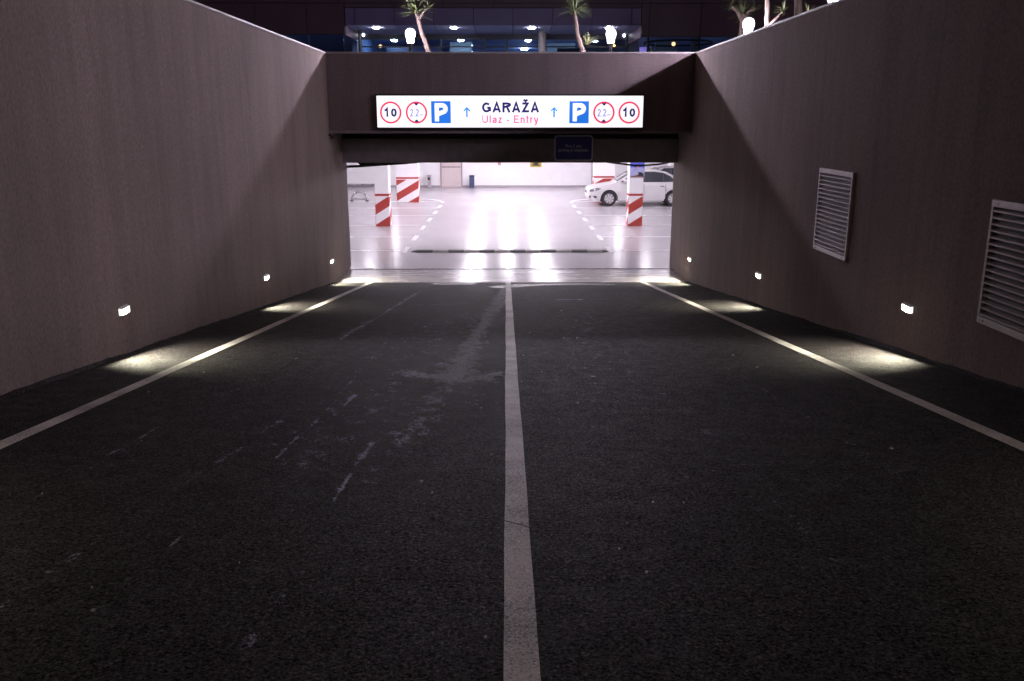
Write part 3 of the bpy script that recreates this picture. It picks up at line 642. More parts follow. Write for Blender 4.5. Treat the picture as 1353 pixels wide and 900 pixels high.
# ---- cars (nose towards -x, near side towards -y)
def car(paint, label, loc):
    t = thing('parked_car', label, 'car', loc, group='cars parked in the right bays')
    def wc(x): return min(abs(x - .89), abs(x - 3.53))
    xs_ = [0, .04, .10, .18, .28, .4, .5] + [.55 + .05 * k for k in range(15)] + [1.4, 1.6, 1.8, 2.0, 2.2, 2.4, 2.6, 2.8, 3.0, 3.1] + [3.15 + .05 * k for k in range(16)] + [4.0, 4.15, 4.28, 4.36, 4.41]
    def hw(x): return .855 * (1 - .30 * max(0, (.45 - x) / .45) ** 3 - .30 * max(0, (x - 3.95) / .46) ** 2.6)
    def top(x):        # bonnet / belt / boot line
        return float(np.interp(x, [0, .03, .1, .3, .6, 1.0, 1.25, 1.6, 2.6, 3.5, 3.9, 4.25, 4.36, 4.41], [.58, .70, .765, .81, .85, .915, .95, .955, .97, 1.0, 1.02, 1.01, .96, .70]))
    def bot(x):
        b0 = float(np.interp(x, [0, .06, .3, .6, 3.9, 4.3, 4.41], [.34, .22, .19, .20, .20, .27, .40])); d_ = wc(x)
        return max(b0, .30 + math.sqrt(max(0, .345 ** 2 - d_ ** 2))) if d_ < .345 else b0
    rows = []
    for x in xs_:
        w, zt, zb = hw(x), top(x), bot(x); zs = [zb, zb + .02, max(zb + .03, .42), max(zb + .04, .60), max(zb + .05, zt - .10), zt - .02]
        ww = [w * .93, w * .985, w, w, w * .985, w * .93]
        half = [(x, -a, min(z, zt - .001 * (6 - i))) for i, (a, z) in enumerate(zip(ww, zs))]
        half.append((x, -w * .55, zt + .012)); rows.append(half + [(x, 0, zt + .02)] + [(a, -b_, c) for a, b_, c in half[::-1]])
    k = len(rows[0]); mb = MB()
    mb.add([p for r_ in rows for p in r_], [(i*k+j, i*k+j+1, (i+1)*k+j+1, (i+1)*k+j) for i in range(len(rows)-1) for j in range(k-1)] + [((i+1)*k, i*k, i*k+k-1, (i+1)*k+k-1) for i in range(len(rows)-1)] + [tuple(range(k))[::-1], tuple(range((len(rows)-1)*k, len(rows)*k))])
    part('body', mb, paint, t, smooth=True, local=True)
    # cabin
    cx = [1.12, 1.35, 1.62, 1.85, 2.2, 2.6, 2.95, 3.25, 3.5, 3.72, 3.92]
    cz = [.955, 1.10, 1.27, 1.375, 1.435, 1.445, 1.425, 1.365, 1.27, 1.15, 1.02]
    rows = []
    for x, z in zip(cx, cz):
        zb = .93; f = (z - zb) / .515; wb = .80; wt_ = wb - .21 * f
        rows.append([(x, -wb, zb), (x, -wt_ - .02, z - .035 if z > 1 else z - .01), (x, -wt_ * .72, z), (x, 0, z + .012), (x, wt_ * .72, z), (x, wt_ + .02, z - .035 if z > 1 else z - .01), (x, wb, zb)])
    k = 7; mb = MB()
    mb.add([p for r_ in rows for p in r_], [(i*k+j, i*k+j+1, (i+1)*k+j+1, (i+1)*k+j) for i in range(len(rows)-1) for j in range(k-1)] + [tuple(range(k))[::-1], tuple(range((len(rows)-1)*k, len(rows)*k))])
    part('cabin', mb, paint, t, smooth=True, local=True)
    def side(x, z, s_, off=.006):
        f = (z - .93) / .48; return (x, s_ * (.80 - .19 * f + off), z)
    for s_ in (-1, 1):
        for nm, poly in (('side_window', [(1.62, .985), (2.28, .985), (2.28, 1.365), (2.02, 1.35), (1.86, 1.27)]), ('side_window', [(2.36, .985), (3.08, .99), (3.10, 1.33), (2.75, 1.365), (2.36, 1.37)]), ('quarter_window', [(3.13, 1.0), (3.52, 1.05), (3.40, 1.17), (3.14, 1.31)]), ('quarter_window', [(1.40, .985), (1.58, .985), (1.58, 1.10)])):
            part(nm, MB().prism([side(x, z, s_) for x, z in poly], (0, s_ * .004, 0)), 'car_glass', t, local=True)
        part('window_trim', MB().prism([side(x, z, s_, .002) for x, z in ((1.34, .965), (3.60, .975), (3.62, 1.02), (3.42, 1.21), (3.12, 1.345), (2.75, 1.388), (2.3, 1.39), (2.0, 1.375), (1.8, 1.27))], (0, s_ * .004, 0)), 'car_trim', t, local=True)
        for xa, xb in ((1.33, 2.31), (2.325, 3.20)):      # door skins with their gaps
            dm = MB()
            for (za, zb_, wa, wb2) in ((.30, .45, .862, .868), (.45, .62, .868, .868), (.62, .84, .868, .857), (.84, .93, .857, .825)):
                dm.add([(xa, s_*wa, za), (xb, s_*wa, za), (xb, s_*wb2, zb_), (xa, s_*wb2, zb_)], [(0, 1, 2, 3)])
            d_ = part('door', dm, paint, t, local=True)
            part('handle', MB().box(xb - .22, xb - .06, s_ * .868 - .012, s_ * .868 + .012, .80, .83), 'car_trim', d_, bev=.004, local=True)
            part('seam', MB().box(xb + .001, xb + .012, s_ * .862 - .008, s_ * .862 + .006, .31, .92), 'car_trim', d_, local=True)
        part('sill_trim', MB().box(1.3, 3.16, s_ * .80 - .03, s_ * .80 + .03, .205, .235), 'car_trim', t, local=True)
        hl = [(.07, .60), (.16, .58), (.44, .655), (.55, .73), (.34, .735), (.12, .68)]
        part('headlight', MB().prism([(x, s_ * (hw(x) * 1.0 - .015), z) for x, z in hl], (0, s_ * .045, 0)), 'headlamp', t, local=True)
        part('fog_light', MB().prism([(x, s_ * (hw(x) - .012), z) for x, z in ((.06, .34), (.36, .33), (.38, .40), (.30, .42), (.07, .42))], (0, s_ * .04, 0)), 'car_trim', t, local=True)
        part('tail_light', MB().prism([(x, s_ * (hw(x) - .012), z) for x, z in ((4.10, .74), (4.36, .72), (4.37, .90), (4.05, .93))], (0, s_ * .02, 0)), 'red_lens', t, local=True)
        mr = part('mirror', MB().box(1.46, 1.64, s_ * .92 - .07, s_ * .92 + .07, .96, 1.09), paint, t, bev=.03, local=True)
        for xw in (.89, 3.53):
            w = part('wheel', MB().lathe([(.20, -.11), (.29, -.10), (.305, -.05), (.305, .05), (.29, .10), (.20, .11)], (xw, s_ * .74, .305), 24, 'y'), 'tyre', t, smooth=True, local=True)
            part('rim', MB().lathe([(.205, -.02), (.205, .0), (.17, .012), (.05, .02)], (xw, s_ * .74 + s_ * .10, .305), 24, 'y'), 'steel', w, local=True)
            sp = MB()
            for q in range(8):
                a = q * math.pi / 4 + .2; ca, sa = math.cos(a), math.sin(a)
                sp.prism([(xw + r_ * ca - w_ * sa, s_ * .862, .305 + r_ * sa + w_ * ca) for r_, w_ in ((.03, .022), (.195, .034), (.195, -.034), (.03, -.022))], (0, s_ * .012, 0))
            part('spokes', sp, 'rim', w, local=True)
            part('arch_shade', MB().tube([(xw + .345 * math.cos(q * math.pi / 12), s_ * .845, .30 + .345 * math.sin(q * math.pi / 12)) for q in range(13)], .02, 6), 'car_trim', t, local=True)
    part('windscreen', MB().prism([(1.20, -.70, 1.0), (1.20, .70, 1.0), (1.80, .57, 1.365), (1.80, -.57, 1.365)], (-.010, 0, .012)), 'car_glass', t, local=True)
    part('rear_window', MB().prism([(3.33, -.56, 1.345), (3.33, .56, 1.345), (3.80, .68, 1.105), (3.80, -.68, 1.105)], (.010, 0, .012)), 'car_glass', t, local=True)
    part('underbody', MB().box(.25, 4.15, -.62, .62, .22, .58), 'car_trim', t, local=True)
    part('grille', MB().box(-.008, .03, -.36, .36, .50, .60), 'car_trim', t, bev=.004, local=True)
    part('number_plate', MB().box(-.014, .006, -.26, .26, .38, .48), 'white_paint', t, local=True)
    part('antenna', MB().tube([(3.15, 0, 1.40), (3.32, 0, 1.56)], .008, 6), 'car_trim', t, local=True)
    return t
car('car_white', 'white four door car parked behind the slim right pillar', (3.33, 36.06 + .87, .002))
car('car_silver', 'grey car mostly hidden beyond the white car roof', (5.0, 39.9, .002))

# ================================================================== ON THE WALLS
# ---- lit entrance sign
SY = D1 - .13
kx = 5.56 / 353.0                      # metres per photo pixel on the sign
def sx_(u): return -2.735 + (u - 498) * kx
def sz_(v): return 3.272 + (168 - v) * (.632 / 40.5)
t = thing('entrance_sign', 'long backlit white sign GARAŽA Ulaz - Entry over the opening', 'sign', (0, SY, 3.25))
part('housing', MB().box(-2.775, 2.865, SY + .012, D1 - .001, 3.235, 3.945), 'dark_trim', t, bev=.006)
for bx in ((-2.775, 2.865, SY - .006, SY + .011, 3.235, 3.268), (-2.775, 2.865, SY - .006, SY + .011, 3.910, 3.945), (-2.775, -2.742, SY - .006, SY + .011, 3.2685, 3.9095), (2.832, 2.865, SY - .006, SY + .011, 3.2685, 3.9095)):
    part('frame', MB().box(*bx), 'dark_trim', t)
part('lit_panel', MB().box(-2.741, 2.831, SY, SY + .011, 3.2688, 3.9092), 'e_sign', t)
LY = SY - .0015
def letters(txt, u0, u1, v0, v1, mat, w=.15, gap=.13): return part('lettering', stroke_text(txt, sx_(u0), sx_(u1), sz_(v1), sz_(v0), LY, w, gap), mat, t, kind='stuff' if len(txt) > 2 else None)
def ring(u, v, ro, ri, mat, parent):
    n = 40; mb = MB(); c = (sx_(u), sz_(v)); ro *= kx; ri *= kx
    vs = []
    for k in range(n):
        a = 2 * math.pi * k / n
        for r_ in (ro, ri):
            for y in (LY - .002, LY): vs.append((c[0] + r_ * math.cos(a), y, c[1] + r_ * math.sin(a)))
    fs = []
    for k in range(n):
        a, b_ = 4 * k, 4 * ((k + 1) % n); fs += [(a, b_, b_ + 2, a + 2), (a, a + 1, b_ + 1, b_), (a + 2, b_ + 2, b_ + 3, a + 3), (a + 1, a + 3, b_ + 3, b_ + 1)]
    mb.add(vs, fs); return part('red_ring', mb, mat, parent)
def poly2(pts, mat, name, dy=0.0): return part(name, MB().prism([(sx_(u), LY - .002 - dy, sz_(v)) for u, v in pts], (0, .002, 0)), mat, t)
for u in (515.8, 833.0):
    ring(u, 148.8, 14.3, 11.9, 'e_red', t); letters('1', u - 8.4, u - 2.4, 143.3, 154.3, 'e_navy', .23); letters('0', u + .2, u + 8.2, 143.3, 154.3, 'e_navy', .23)
for u in (550.0, 799.3):
    ring(u, 148.8, 14.3, 11.9, 'e_red', t)
    letters('2', u - 8.6, u - 4.2, 144.2, 153.8, 'e_lilac', .13); letters('2', u - 1.2, u + 3.2, 144.2, 153.8, 'e_lilac', .13)
    part('lettering', MB().box(sx_(u - 3.0), sx_(u - 2.1), LY - .002, LY, sz_(154.4), sz_(153.0)), 'e_lilac', t)
    letters('m', u + 4.4, u + 8.8, 149.8, 153.2, 'e_lilac', .16)
    poly2([(u - 3.6, 136.6), (u + 3.6, 136.6), (u, 140.2)], 'e_navy', 'black_triangle', .001); poly2([(u - 3.6, 161.0), (u, 157.4), (u + 3.6, 161.0)], 'e_navy', 'black_triangle', .001)
for u0 in (569.6, 753.2):
    poly2([(u0, 162.8), (u0 + 26, 162.8), (u0 + 26, 134), (u0, 134)], 'e_blue', 'blue_square')
    part('white_letter', stroke_text('P', sx_(u0 + 4.4), sx_(u0 + 21.6), sz_(160.3), sz_(136.6), LY - .0025, .24, 0, .0015), 'e_sign', t)
for u in (617.0, 733.0):
    poly2([(u - 1.1, 155.2), (u + 1.1, 155.2), (u + 1.1, 145), (u + 3.6, 148), (u + 5.0, 146.6), (u, 141.2), (u - 5.0, 146.6), (u - 3.6, 148), (u - 1.1, 145)], 'e_sky', 'arrow')
letters('GARAZA', 636.8, 713.2, 135.6, 148.7, 'e_navy', .225, .09)
letters('Ulaz - Entry', 637.0, 712.0, 152.4, 162.6, 'e_pink', .18, .15)

# ---- navy notice on the shutter box
NY = D2 - .075
t = thing('notice_board', 'small navy notice with pale border under the lit sign', 'sign', (1.5, NY, 2.52))
def rrect(x0, x1, z0, z1, r_, y, n=5):
    return [(cx + r_ * math.cos(a0 + k * math.pi / 2 / n), y, cz + r_ * math.sin(a0 + k * math.pi / 2 / n)) for cx, cz, a0 in ((x1 - r_, z1 - r_, 0), (x0 + r_, z1 - r_, math.pi / 2), (x0 + r_, z0 + r_, math.pi), (x1 - r_, z0 + r_, 1.5 * math.pi)) for k in range(n + 1)]
nx0, nx1, nz0, nz1 = 1.06, 1.945, 2.515, 3.085
part('border', MB().prism(rrect(nx0, nx1, nz0, nz1, .075, NY - .004), (0, .018, 0)), 'sign_pale', t)
part('face', MB().prism(rrect(nx0 + .028, nx1 - .028, nz0 + .028, nz1 - .028, .055, NY - .007), (0, .0028, 0)), 'navy', t)
part('lettering', text_mesh('Prva 2 sata', 1.32, 1.68, 2.815, 2.885, NY - .0075, .002, .01), 'sign_pale', t)
part('lettering', text_mesh('parking je besplatan', 1.155, 1.835, 2.705, 2.795, NY - .0075, .002, .01), 'sign_pale', t)

# ---- small camera at the left end, sagging cables under the lintel
t = thing('security_camera', 'tiny dark camera on the left wall under the front wall', 'camera', (XL, D1 - .05, 3.08))
part('bracket', MB().box(XL + .001, XL + .05, D1 - .09, D1 - .05, 3.09, 3.14), 'dark_trim', t)
part('body', MB().tube([(XL + .05, D1 - .02, 3.10), (XL + .09, D1 - .20, 3.06)], .032, 10), 'dark_trim', t, smooth=True)
def sag(pts, r_, label):
    o = link('cable', None); t_ = thing('sagging_cable', label, 'cable', pts[0], group='cables sagging under the lintel'); bpy.data.objects.remove(o)
    fine = []
    n = len(pts)
    for i in range(n - 1):
        p0, p1, p2, p3 = [Vector(pts[max(0, min(n - 1, j))]) for j in (i - 1, i, i + 1, i + 2)]
        for k in range(6):
            s_ = k / 6; fine.append(0.5 * ((2 * p1) + (p2 - p0) * s_ + (2*p0 - 5*p1 + 4*p2 - p3) * s_**2 + (3*p1 - p0 - 3*p2 + p3) * s_**3))
    fine.append(Vector(pts[-1])); part('sleeve', MB().tube(fine, r_, 8), 'black_rubber', t_, smooth=True)
    for e in (pts[0], pts[-1]): part('clip', MB().box(e[0] - .03, e[0] + .03, e[1] - .05, e[1] + .05, e[2] - .03, e[2] + .03), 'steel', t_)
cy_ = D2 + .50
sag([(2.2, cy_, 2.485), (2.65, cy_, 2.425), (3.06, cy_, 2.385), (3.54, cy_, 2.41), (3.88, cy_, 2.475)], .021, 'thin black cable sagging under the lintel at the right')
sag([(-3.8, cy_, 2.36), (-3.5, cy_, 2.37), (-3.1, cy_, 2.40), (-2.7, cy_, 2.425), (-2.3, cy_, 2.455), (-1.95, cy_, 2.485)], .03, 'thick black cable drooping from the lintel at the left')
t = thing('rubber_flap', 'dark rubber flap hanging beneath the lintel at the left', 'flap', (-2.9, D2 + .44, ZO))
part('sheet', MB().prism([(-3.62, D2 + .425, ZO + .05), (-3.45, D2 + .425, 2.385), (-2.7, D2 + .425, 2.43), (-1.95, D2 + .425, ZO - .005), (-1.95, D2 + .425, ZO + .05)], (0, .02, 0)), 'black_rubber', t)

# ---- louvred grilles on the right wall
def grille(y0, z0, label):
    t = thing('ventilation_grille', label, 'ventilation grille', (XR, y0 + .54, z0), group='louvred grilles on the right wall')
    w, h, f = 1.075, 1.01, .055; xo = XR - .035
    part('back_plate', MB().box(XR - .006, XR - .002, y0 + .02, y0 + w - .02, z0 + .02, z0 + h - .02), 'dark_trim', t)
    for a in ((y0, y0 + w, z0, z0 + f), (y0, y0 + w, z0 + h - f, z0 + h), (y0, y0 + f * .62, z0 + f + .0005, z0 + h - f - .0005), (y0 + w - f * .62, y0 + w, z0 + f + .0005, z0 + h - f - .0005)):
        part('frame', MB().box(xo, XR - .0005, *a), 'aluminium', t, bev=.004)
    n = 17; first_ = None
    for k in range(n):
        zc = z0 + f + (k + .5) * (h - 2 * f) / n
        if first_ is None:
            first_ = part('slat', MB().prism([(-.017, -w/2 + .036, -.012), (-.017, -w/2 + .036, -.001), (.015, -w/2 + .036, .012), (.015, -w/2 + .036, .006)], (0, w - .072, 0)), 'aluminium', t, local=True); s_ = first_
        else:
            s_ = first_.copy(); col.objects.link(s_)
        s_.location = (-.020, 0, zc - z0)
    for yy, zz in ((y0 + .1, z0 + h - .027), (y0 + w - .1, z0 + h - .027), (y0 + .1, z0 + .027), (y0 + w - .1, z0 + .027)):
        part('screw', MB().box(xo - .004, xo - .0005, yy - .008, yy + .008, zz - .008, zz + .008), 'steel', t)
    return t
grille(9.91, 1.815, 'louvred aluminium grille on the right wall nearer the garage')
grille(5.935, 1.765, 'louvred aluminium grille on the right wall cut by the frame edge')

# ---- low wall lights
ords = {18.40: 'nearest the garage', 13.31: 'in the middle of its row', 8.28: 'nearest the camera in view', 3.25: 'beside the camera'}
def step_light(side, y, z):
    s_ = 1 if side == 'left' else -1; xw = XL if side == 'left' else XR
    t = thing('wall_light', 'small white glowing light low on the %s wall, %s' % (side, ords[y]), 'wall light', (xw, y, z), group='low wall lights')
    b_ = .003
    def bx(u0, u1, y0, y1, z0, z1): 
        a, c = sorted((xw + s_ * u0, xw + s_ * u1)); return MB().box(a, c, y + y0, y + y1, z + z0, z + z1)
    part('back_plate', bx(.0005, .012, -.112, .112, -.044, .042), 'housing', t, bev=.005)
    part('hood', bx(.0125, .042, -.092, .092, .0265, .0310), 'housing', t, bev=.002)
    part('cut_off_lip', bx(.0125, .0345, -.092, .092, -.0350, -.0300), 'housing', t)
    ln = MB()                           # clear cover: front and two cheeks
    for bb in ((.0310, .0340, -.090, .090, -.0295, .026), (.0125, .0305, -.090, -.087, -.0295, .026), (.0125, .0305, .087, .090, -.0295, .026)):
        q = bx(*bb); ln.add(q.v, q.f)
    part('lens', ln, 'e_step', t)
    ld = bpy.data.lights.new('step_lamp', 'SPOT'); ld.energy = P_STEP * (0.4 if y < 5 else 1.0); ld.color = (1.0, 0.93, 0.70); ld.spot_size = R(136); ld.spot_blend = 0.9; ld.shadow_soft_size = 0.006
    lo = link('step_lamp', ld, t); lo.location = (s_ * .022, 0, .010); lo.rotation_euler = Vector((s_ * .44, 0, -.90)).to_track_quat('-Z', 'Y').to_euler()
for side, zs in (('left', (.50, 1.04, 1.60, 2.19)), ('right', (.53, 1.06, 1.61, 2.19))):
    for y, z in zip((18.40, 13.31, 8.28, 3.25), zs): step_light(side, y, z)

# ================================================================== PLAZA
def garden_lamp(x, y, z, label):
    t = thing('garden_lamp', label, 'lamp', (x, y, ZP + .14), group='bollard lamps along the wall tops')
    zb = z - .15
    part('post', MB().lathe([(.06, ZP + .142), (.06, ZP + .16), (.035, ZP + .17), (.035, zb - .02)], (x, y, 0), 12), 'dark_trim', t, smooth=True)
    part('collar', MB().lathe([(.07, zb - .019), (.09, zb - .001)], (x, y, 0), 16), 'dark_trim', t)
    part('diffuser', MB().lathe([(.062, zb), (.078, zb + .03), (.084, zb + .10), (.104, zb + .15), (.112, zb + .20), (.102, zb + .255), (.070, zb + .295), (.006, zb + .315)], (x, y, 0), 20), 'frosted', t, smooth=True)
    part('bulb', MB().lathe([(.003, z - .025), (.018, z - .018), (.025, z), (.018, z + .018), (.003, z + .025)], (x, y, 0), 14), 'e_garden', t, smooth=True)
garden_lamp(-2.12, 19.9, 5.19, 'glowing bollard lamp behind the front wall, left one')
garden_lamp(2.25, 19.9, 5.19, 'glowing bollard lamp behind the front wall, right one')
garden_lamp(4.58, 17.42, 5.14, 'glowing bollard lamp behind the right wall, nearest the corner')
garden_lamp(4.52, 12.75, 5.03, 'glowing bollard lamp behind the right wall, at the photo top edge')
for y, nm in ((8.1, 'first'),): garden_lamp(4.55, y, 5.10, 'glowing bollard lamp behind the right wall, %s one above the view' % nm)

def blade(p, d, length, w, droop, n=4):
    """sword leaf: folded strip from p along d"""
    d = Vector(d).normalized(); side = d.cross(Vector((0, 0, 1)));
    side = side.normalized() if side.length > 1e-3 else Vector((1, 0, 0))
    vs = []; p = Vector(p); nrm = side.cross(d)
    for i in range(n + 1):
        s_ = i / n; c = p + d * length * s_ + Vector((0, 0, -droop * length * s_ * s_)); wi = w * (1 - s_) ** .7 * (.6 + .9 * min(1, s_ * 3)) * .7
        vs += [c - side * wi + nrm * wi * .35, c, c + side * wi + nrm * wi * .35]
    return vs, [f for i in range(n) for f in ((3*i, 3*i+1, 3*i+4, 3*i+3), (3*i+1, 3*i+2, 3*i+5, 3*i+4))]
def sword_tree(path, r0, r1, crown_r, nleaf, label, seed, sub=None, dead=3):
    rn = random.Random(seed)
    t = thing('yucca_tree', label, 'tree', path[0], group='yucca trees on the plaza')
    def trunk(path, r0, r1):
        pts = []; rr = []
        for i in range(len(path) - 1):
            for k in range(7):
                s_ = k / 7; p = Vector(path[i]).lerp(Vector(path[i + 1]), s_); f = (i + s_) / (len(path) - 1)
                pts.append(p + Vector((rn.uniform(-.006, .006), rn.uniform(-.006, .006), 0))); rr.append((r0 + (r1 - r0) * f) * rn.uniform(.88, 1.14))
        pts.append(Vector(path[-1])); rr.append(r1 * .8); return MB().tube(pts, rr, 10)
    part('trunk', trunk(path, r0, r1), 'trunk', t, smooth=True)
    heads = [(path[-1], crown_r, nleaf)]
    for (spath, sr, sn) in (sub or []):
        part('limb', trunk(spath, r1 * .75, r1 * .5), 'trunk', t, smooth=True); heads.append((spath[-1], sr, sn))
    for hp, cr, nl in heads:
        mb = MB()
        for k in range(nl):
            el = rn.uniform(-.25, 1.35); az = rn.uniform(0, 2 * math.pi)
            d = (math.cos(az) * math.cos(el), math.sin(az) * math.cos(el), math.sin(el))
            mb.add(*blade(Vector(hp) + Vector((rn.uniform(-.03, .03), rn.uniform(-.03, .03), rn.uniform(-.06, .05))), d, cr * rn.uniform(.7, 1.12), .014, rn.uniform(.02, .35)))
        part('crown', mb, 'leaf', t)
    return t
g0 = ZP + .14
sword_tree([(-1.66, 20.6, g0), (-1.80, 20.6, 4.95), (-1.93, 20.6, 5.30), (-2.06, 20.6, 5.78)], .062, .036, .50, 85, 'leaning yucca tree between the two front wall lamps, left one', 3, sub=[([(-2.0, 20.6, 5.6), (-1.9, 20.55, 5.74), (-1.80, 20.5, 5.84)], .26, 18)])
sword_tree([(1.80, 20.6, g0), (1.69, 20.6, 4.95), (1.58, 20.6, 5.25), (1.50, 20.6, 5.78)], .070, .042, .46, 90, 'leaning yucca tree behind the front wall beside the right lamp', 4)
sword_tree([(4.98, 19.5, g0), (5.0, 19.55, 5.2), (5.02, 19.6, 5.62)], .07, .055, .44, 44, 'yucca tree left of the corner lamp behind the right wall', 5, sub=[([(5.0, 19.58, 5.5), (4.88, 19.5, 5.66), (4.74, 19.45, 5.74)], .3, 16), ([(5.02, 19.6, 5.5), (5.15, 19.6, 5.66), (5.28, 19.6, 5.72)], .28, 14)])
sword_tree([(5.0, 17.62, g0), (5.01, 17.68, 5.2), (4.98, 17.72, 5.95)], .06, .045, .42, 50, 'yucca tree just right of the corner lamp, with thin trunk', 6, sub=[([(5.01, 17.66, 5.15), (5.17, 17.6, 5.32), (5.27, 17.6, 5.42)], .26, 22)])
sword_tree([(5.02, 15.75, g0), (5.0, 15.8, 5.2), (4.94, 15.85, 6.1)], .075, .06, .45, 50, 'yucca tree with thick trunk near the top edge lamp', 8)
def agave(x, y, z, r_, n, mat, label, seed, el0=.35):
    rn = random.Random(seed); t = thing('agave', label, 'plant', (x, y, z), group='spiky plants on the plaza')
    for k in range(n):
        az = 2 * math.pi * k / n * 1.0 + rn.uniform(-.3, .3); el = rn.uniform(el0, 1.35)
        mb = MB().add(*blade((x, y, z), (math.cos(az) * math.cos(el), math.sin(az) * math.cos(el), math.sin(el)), r_ * rn.uniform(.75, 1.1), .030 * r_ / .5, rn.uniform(.0, .22)))
        part('leaf', mb, mat, t)
agave(1.80, 20.72, 5.08, .36, 26, 'leaf_pale', 'pale spiky rosette against the right leaning trunk', 11, .0)
agave(3.30, 20.4, 4.62, .52, 15, 'leaf_pale', 'spiky agave right of the right front lamp', 12)
agave(.13, 21.5, 4.60, .62, 26, 'leaf', 'dark bushy agave mid way between the front lamps', 13)
agave(-3.45, 20.7, 4.62, .36, 11, 'leaf_pale', 'tiny spiky agave at the left end of the front wall', 14)
agave(4.62, 14.15, 4.95, .26, 12, 'leaf_pale', 'small bright agave at the foot of the top edge lamp', 15)
for sx in (1.5, 1.95, 2.1): pass

# ================================================================== BUILDING BEHIND
BY = 48.0
t = thing('office_building', 'dark panelled building with lit recessed glass entrance beyond the ramp', 'building', (0, BY, ZP))
def bpart(name, args, mat, bev=0.0, kind=None): return part(name, MB().box(*args), mat, t, bev=bev, kind=kind)
gp = .035
# recess: x -8.45 .. 7.05, soffit 8.29, glass at 53
joints = [-8.45] + [-7.94 + 2.07 * k for k in range(8)] + [7.05]
joints = [j for j in joints]
for a, b_ in zip(joints[:-1], joints[1:]):
    bpart('cladding_panel', (a + gp / 2, b_ - gp / 2, BY, BY + .06, 8.30, 9.13), 'panel_reflection', .004)
    bpart('soffit_panel', (a + gp / 2, b_ - gp / 2, BY + .062, 52.9, 8.29, 8.33), 'soffit')
def flank(x0, x1, z0, z1, n, zc):
    w = (x1 - x0) / n
    for k in range(n):
        bpart('cladding_panel', (x0 + k * w + gp / 2, x0 + (k + 1) * w - gp / 2, BY, BY + .06, z0, z1), 'panel_dark', .004)
flank(7.07, 7.49, 7.74, 9.36, 1, 0); flank(7.49, 7.49 + 2.7 * 9, 7.74, 9.36, 9, 0)
flank(-10.44, -8.47, 7.85, 9.36, 1, 0); flank(-10.44 - 2.7 * 9, -10.44, 7.85, 9.36, 9, 0)
flank(-8.45, 7.05, 9.17, 9.36, 6, 0)
for z0, z1 in ((9.40, 11.0), (11.04, 12.7), (12.74, 14.4)):
    flank(7.49 - 2.7 * 15, 7.49 + 2.7 * 9, z0, z1, 24, 0)
part('backing', MB().box(-34.7, 31.8, BY + .062, BY + .3, 9.14, 16), 'mullion', t)
bpart('backing', (7.075, 31.8, BY + .0625, BY + .2, 7.72, 9.139), 'mullion'); bpart('backing', (-34.7, -8.48, BY + .0625, BY + .2, 7.83, 9.139), 'mullion')
bpart('return_wall', (-8.6, -8.46, BY + .201, 53, 7.83, 8.289), 'panel_dark'); bpart('return_wall', (7.06, 7.2, BY + .201, 53, 7.72, 8.289), 'panel_dark')
bpart('transom_beam', (-8.45, 7.05, 52.91, 53.1, 8.02, 8.40), 'mullion')
# recessed glazing
mull = [-8.45, -3.84, -1.25, 0.02, 1.95, 4.4, 7.05]
for i, x in enumerate(mull): bpart('mullion', (x - .06, x + .06, 52.94, 53.06, ZP + .01, 8.019), 'mullion')
for a, b_ in zip(mull[:-1], mull[1:]):
    w = bpart('window_pane', (a + .061, b_ - .061, 52.99, 53.01, ZP + .02, 8.018), 'glass')
bpart('glazing_bar', (-8.45, 7.05, 52.95, 52.985, 7.58, 7.66), 'mullion')
part('round_column', MB().lathe([(.22, ZP + .01), (.22, 8.28)], (2.0, 51.2, 0), 18), 'column', t, smooth=True)
part('round_column', MB().lathe([(.10, ZP + .01), (.10, 8.28)], (-8.1, 50.5, 0), 14), 'mullion', t, smooth=True)
# flank glazing
def strip_glass(x0, n, w, z1, yg):
    for k in range(n):
        a = x0 + k * w
        bpart('mullion', (a - .05, a + .05, yg - .05, yg + .05, ZP + .01, z1), 'mullion')
        bpart('window_pane', (a + .051, a + w - .051, yg - .01, yg + .01, ZP + .02, z1 - .002), 'glass')
strip_glass(7.49, 9, 2.7, 7.72, BY + .25); strip_glass(-10.44 - 2.7 * 8, 8, 2.7, 7.83, BY + .25)
bpart('window_pane', (-10.38, -8.62, BY + .24, BY + .26, ZP + .02, 7.828), 'glass')
# rooms
bpart('room_floor', (-34, 31, BY + .35, 66, ZP + .003, ZP + .02), 'room_floor')
bpart('room_ceiling', (-34, 31, 53.11, 66, 8.41, 8.5), 'soffit')
bpart('room_ceiling', (7.21, 31, BY + .31, 53.1, 8.30, 8.38), 'soffit'); bpart('room_ceiling', (-34, -8.61, BY + .31, 53.1, 8.30, 8.38), 'soffit')
bpart('room_wall', (-34, 31, 66, 66.2, ZP, 8.4), 'room_wall')
bpart('room_wall', (-9.0, -8.7, 53.2, 66, ZP + .02, 8.4), 'room_wall')
bpart('room_wall', (-3.6, -2.2, 58.0, 58.2, ZP + .02, 8.3), 'room_pale')
bpart('room_wall', (4.45, 8.0, 55.4, 55.6, ZP + .02, 8.3), 'room_pale')
bpart('room_wall', (2.6, 4.4, 58.5, 58.7, ZP + .02, 8.3), 'room_pale')
bpart('counter', (3.0, 4.4, 54.0, 55.2, ZP + .02, 7.62), 'furniture')
bpart('cabinet', (-7.6, -4.2, 57.5, 58.0, ZP + .02, 7.95), 'furniture')
bpart('cabinet', (-2.0, 0.0, 57.5, 58.0, ZP + .02, 7.78), 'furniture')
bpart('room_wall', (9.3, 10.7, 57, 57.2, ZP + .02, 8.3), 'room_pale')
bpart('room_column', (10.95, 11.4, 54, 54.4, ZP + .02, 8.3), 'room_pale')
bpart('screen', (7.7, 8.1, 52.6, 52.7, 6.9, 7.58), 'e_violet')
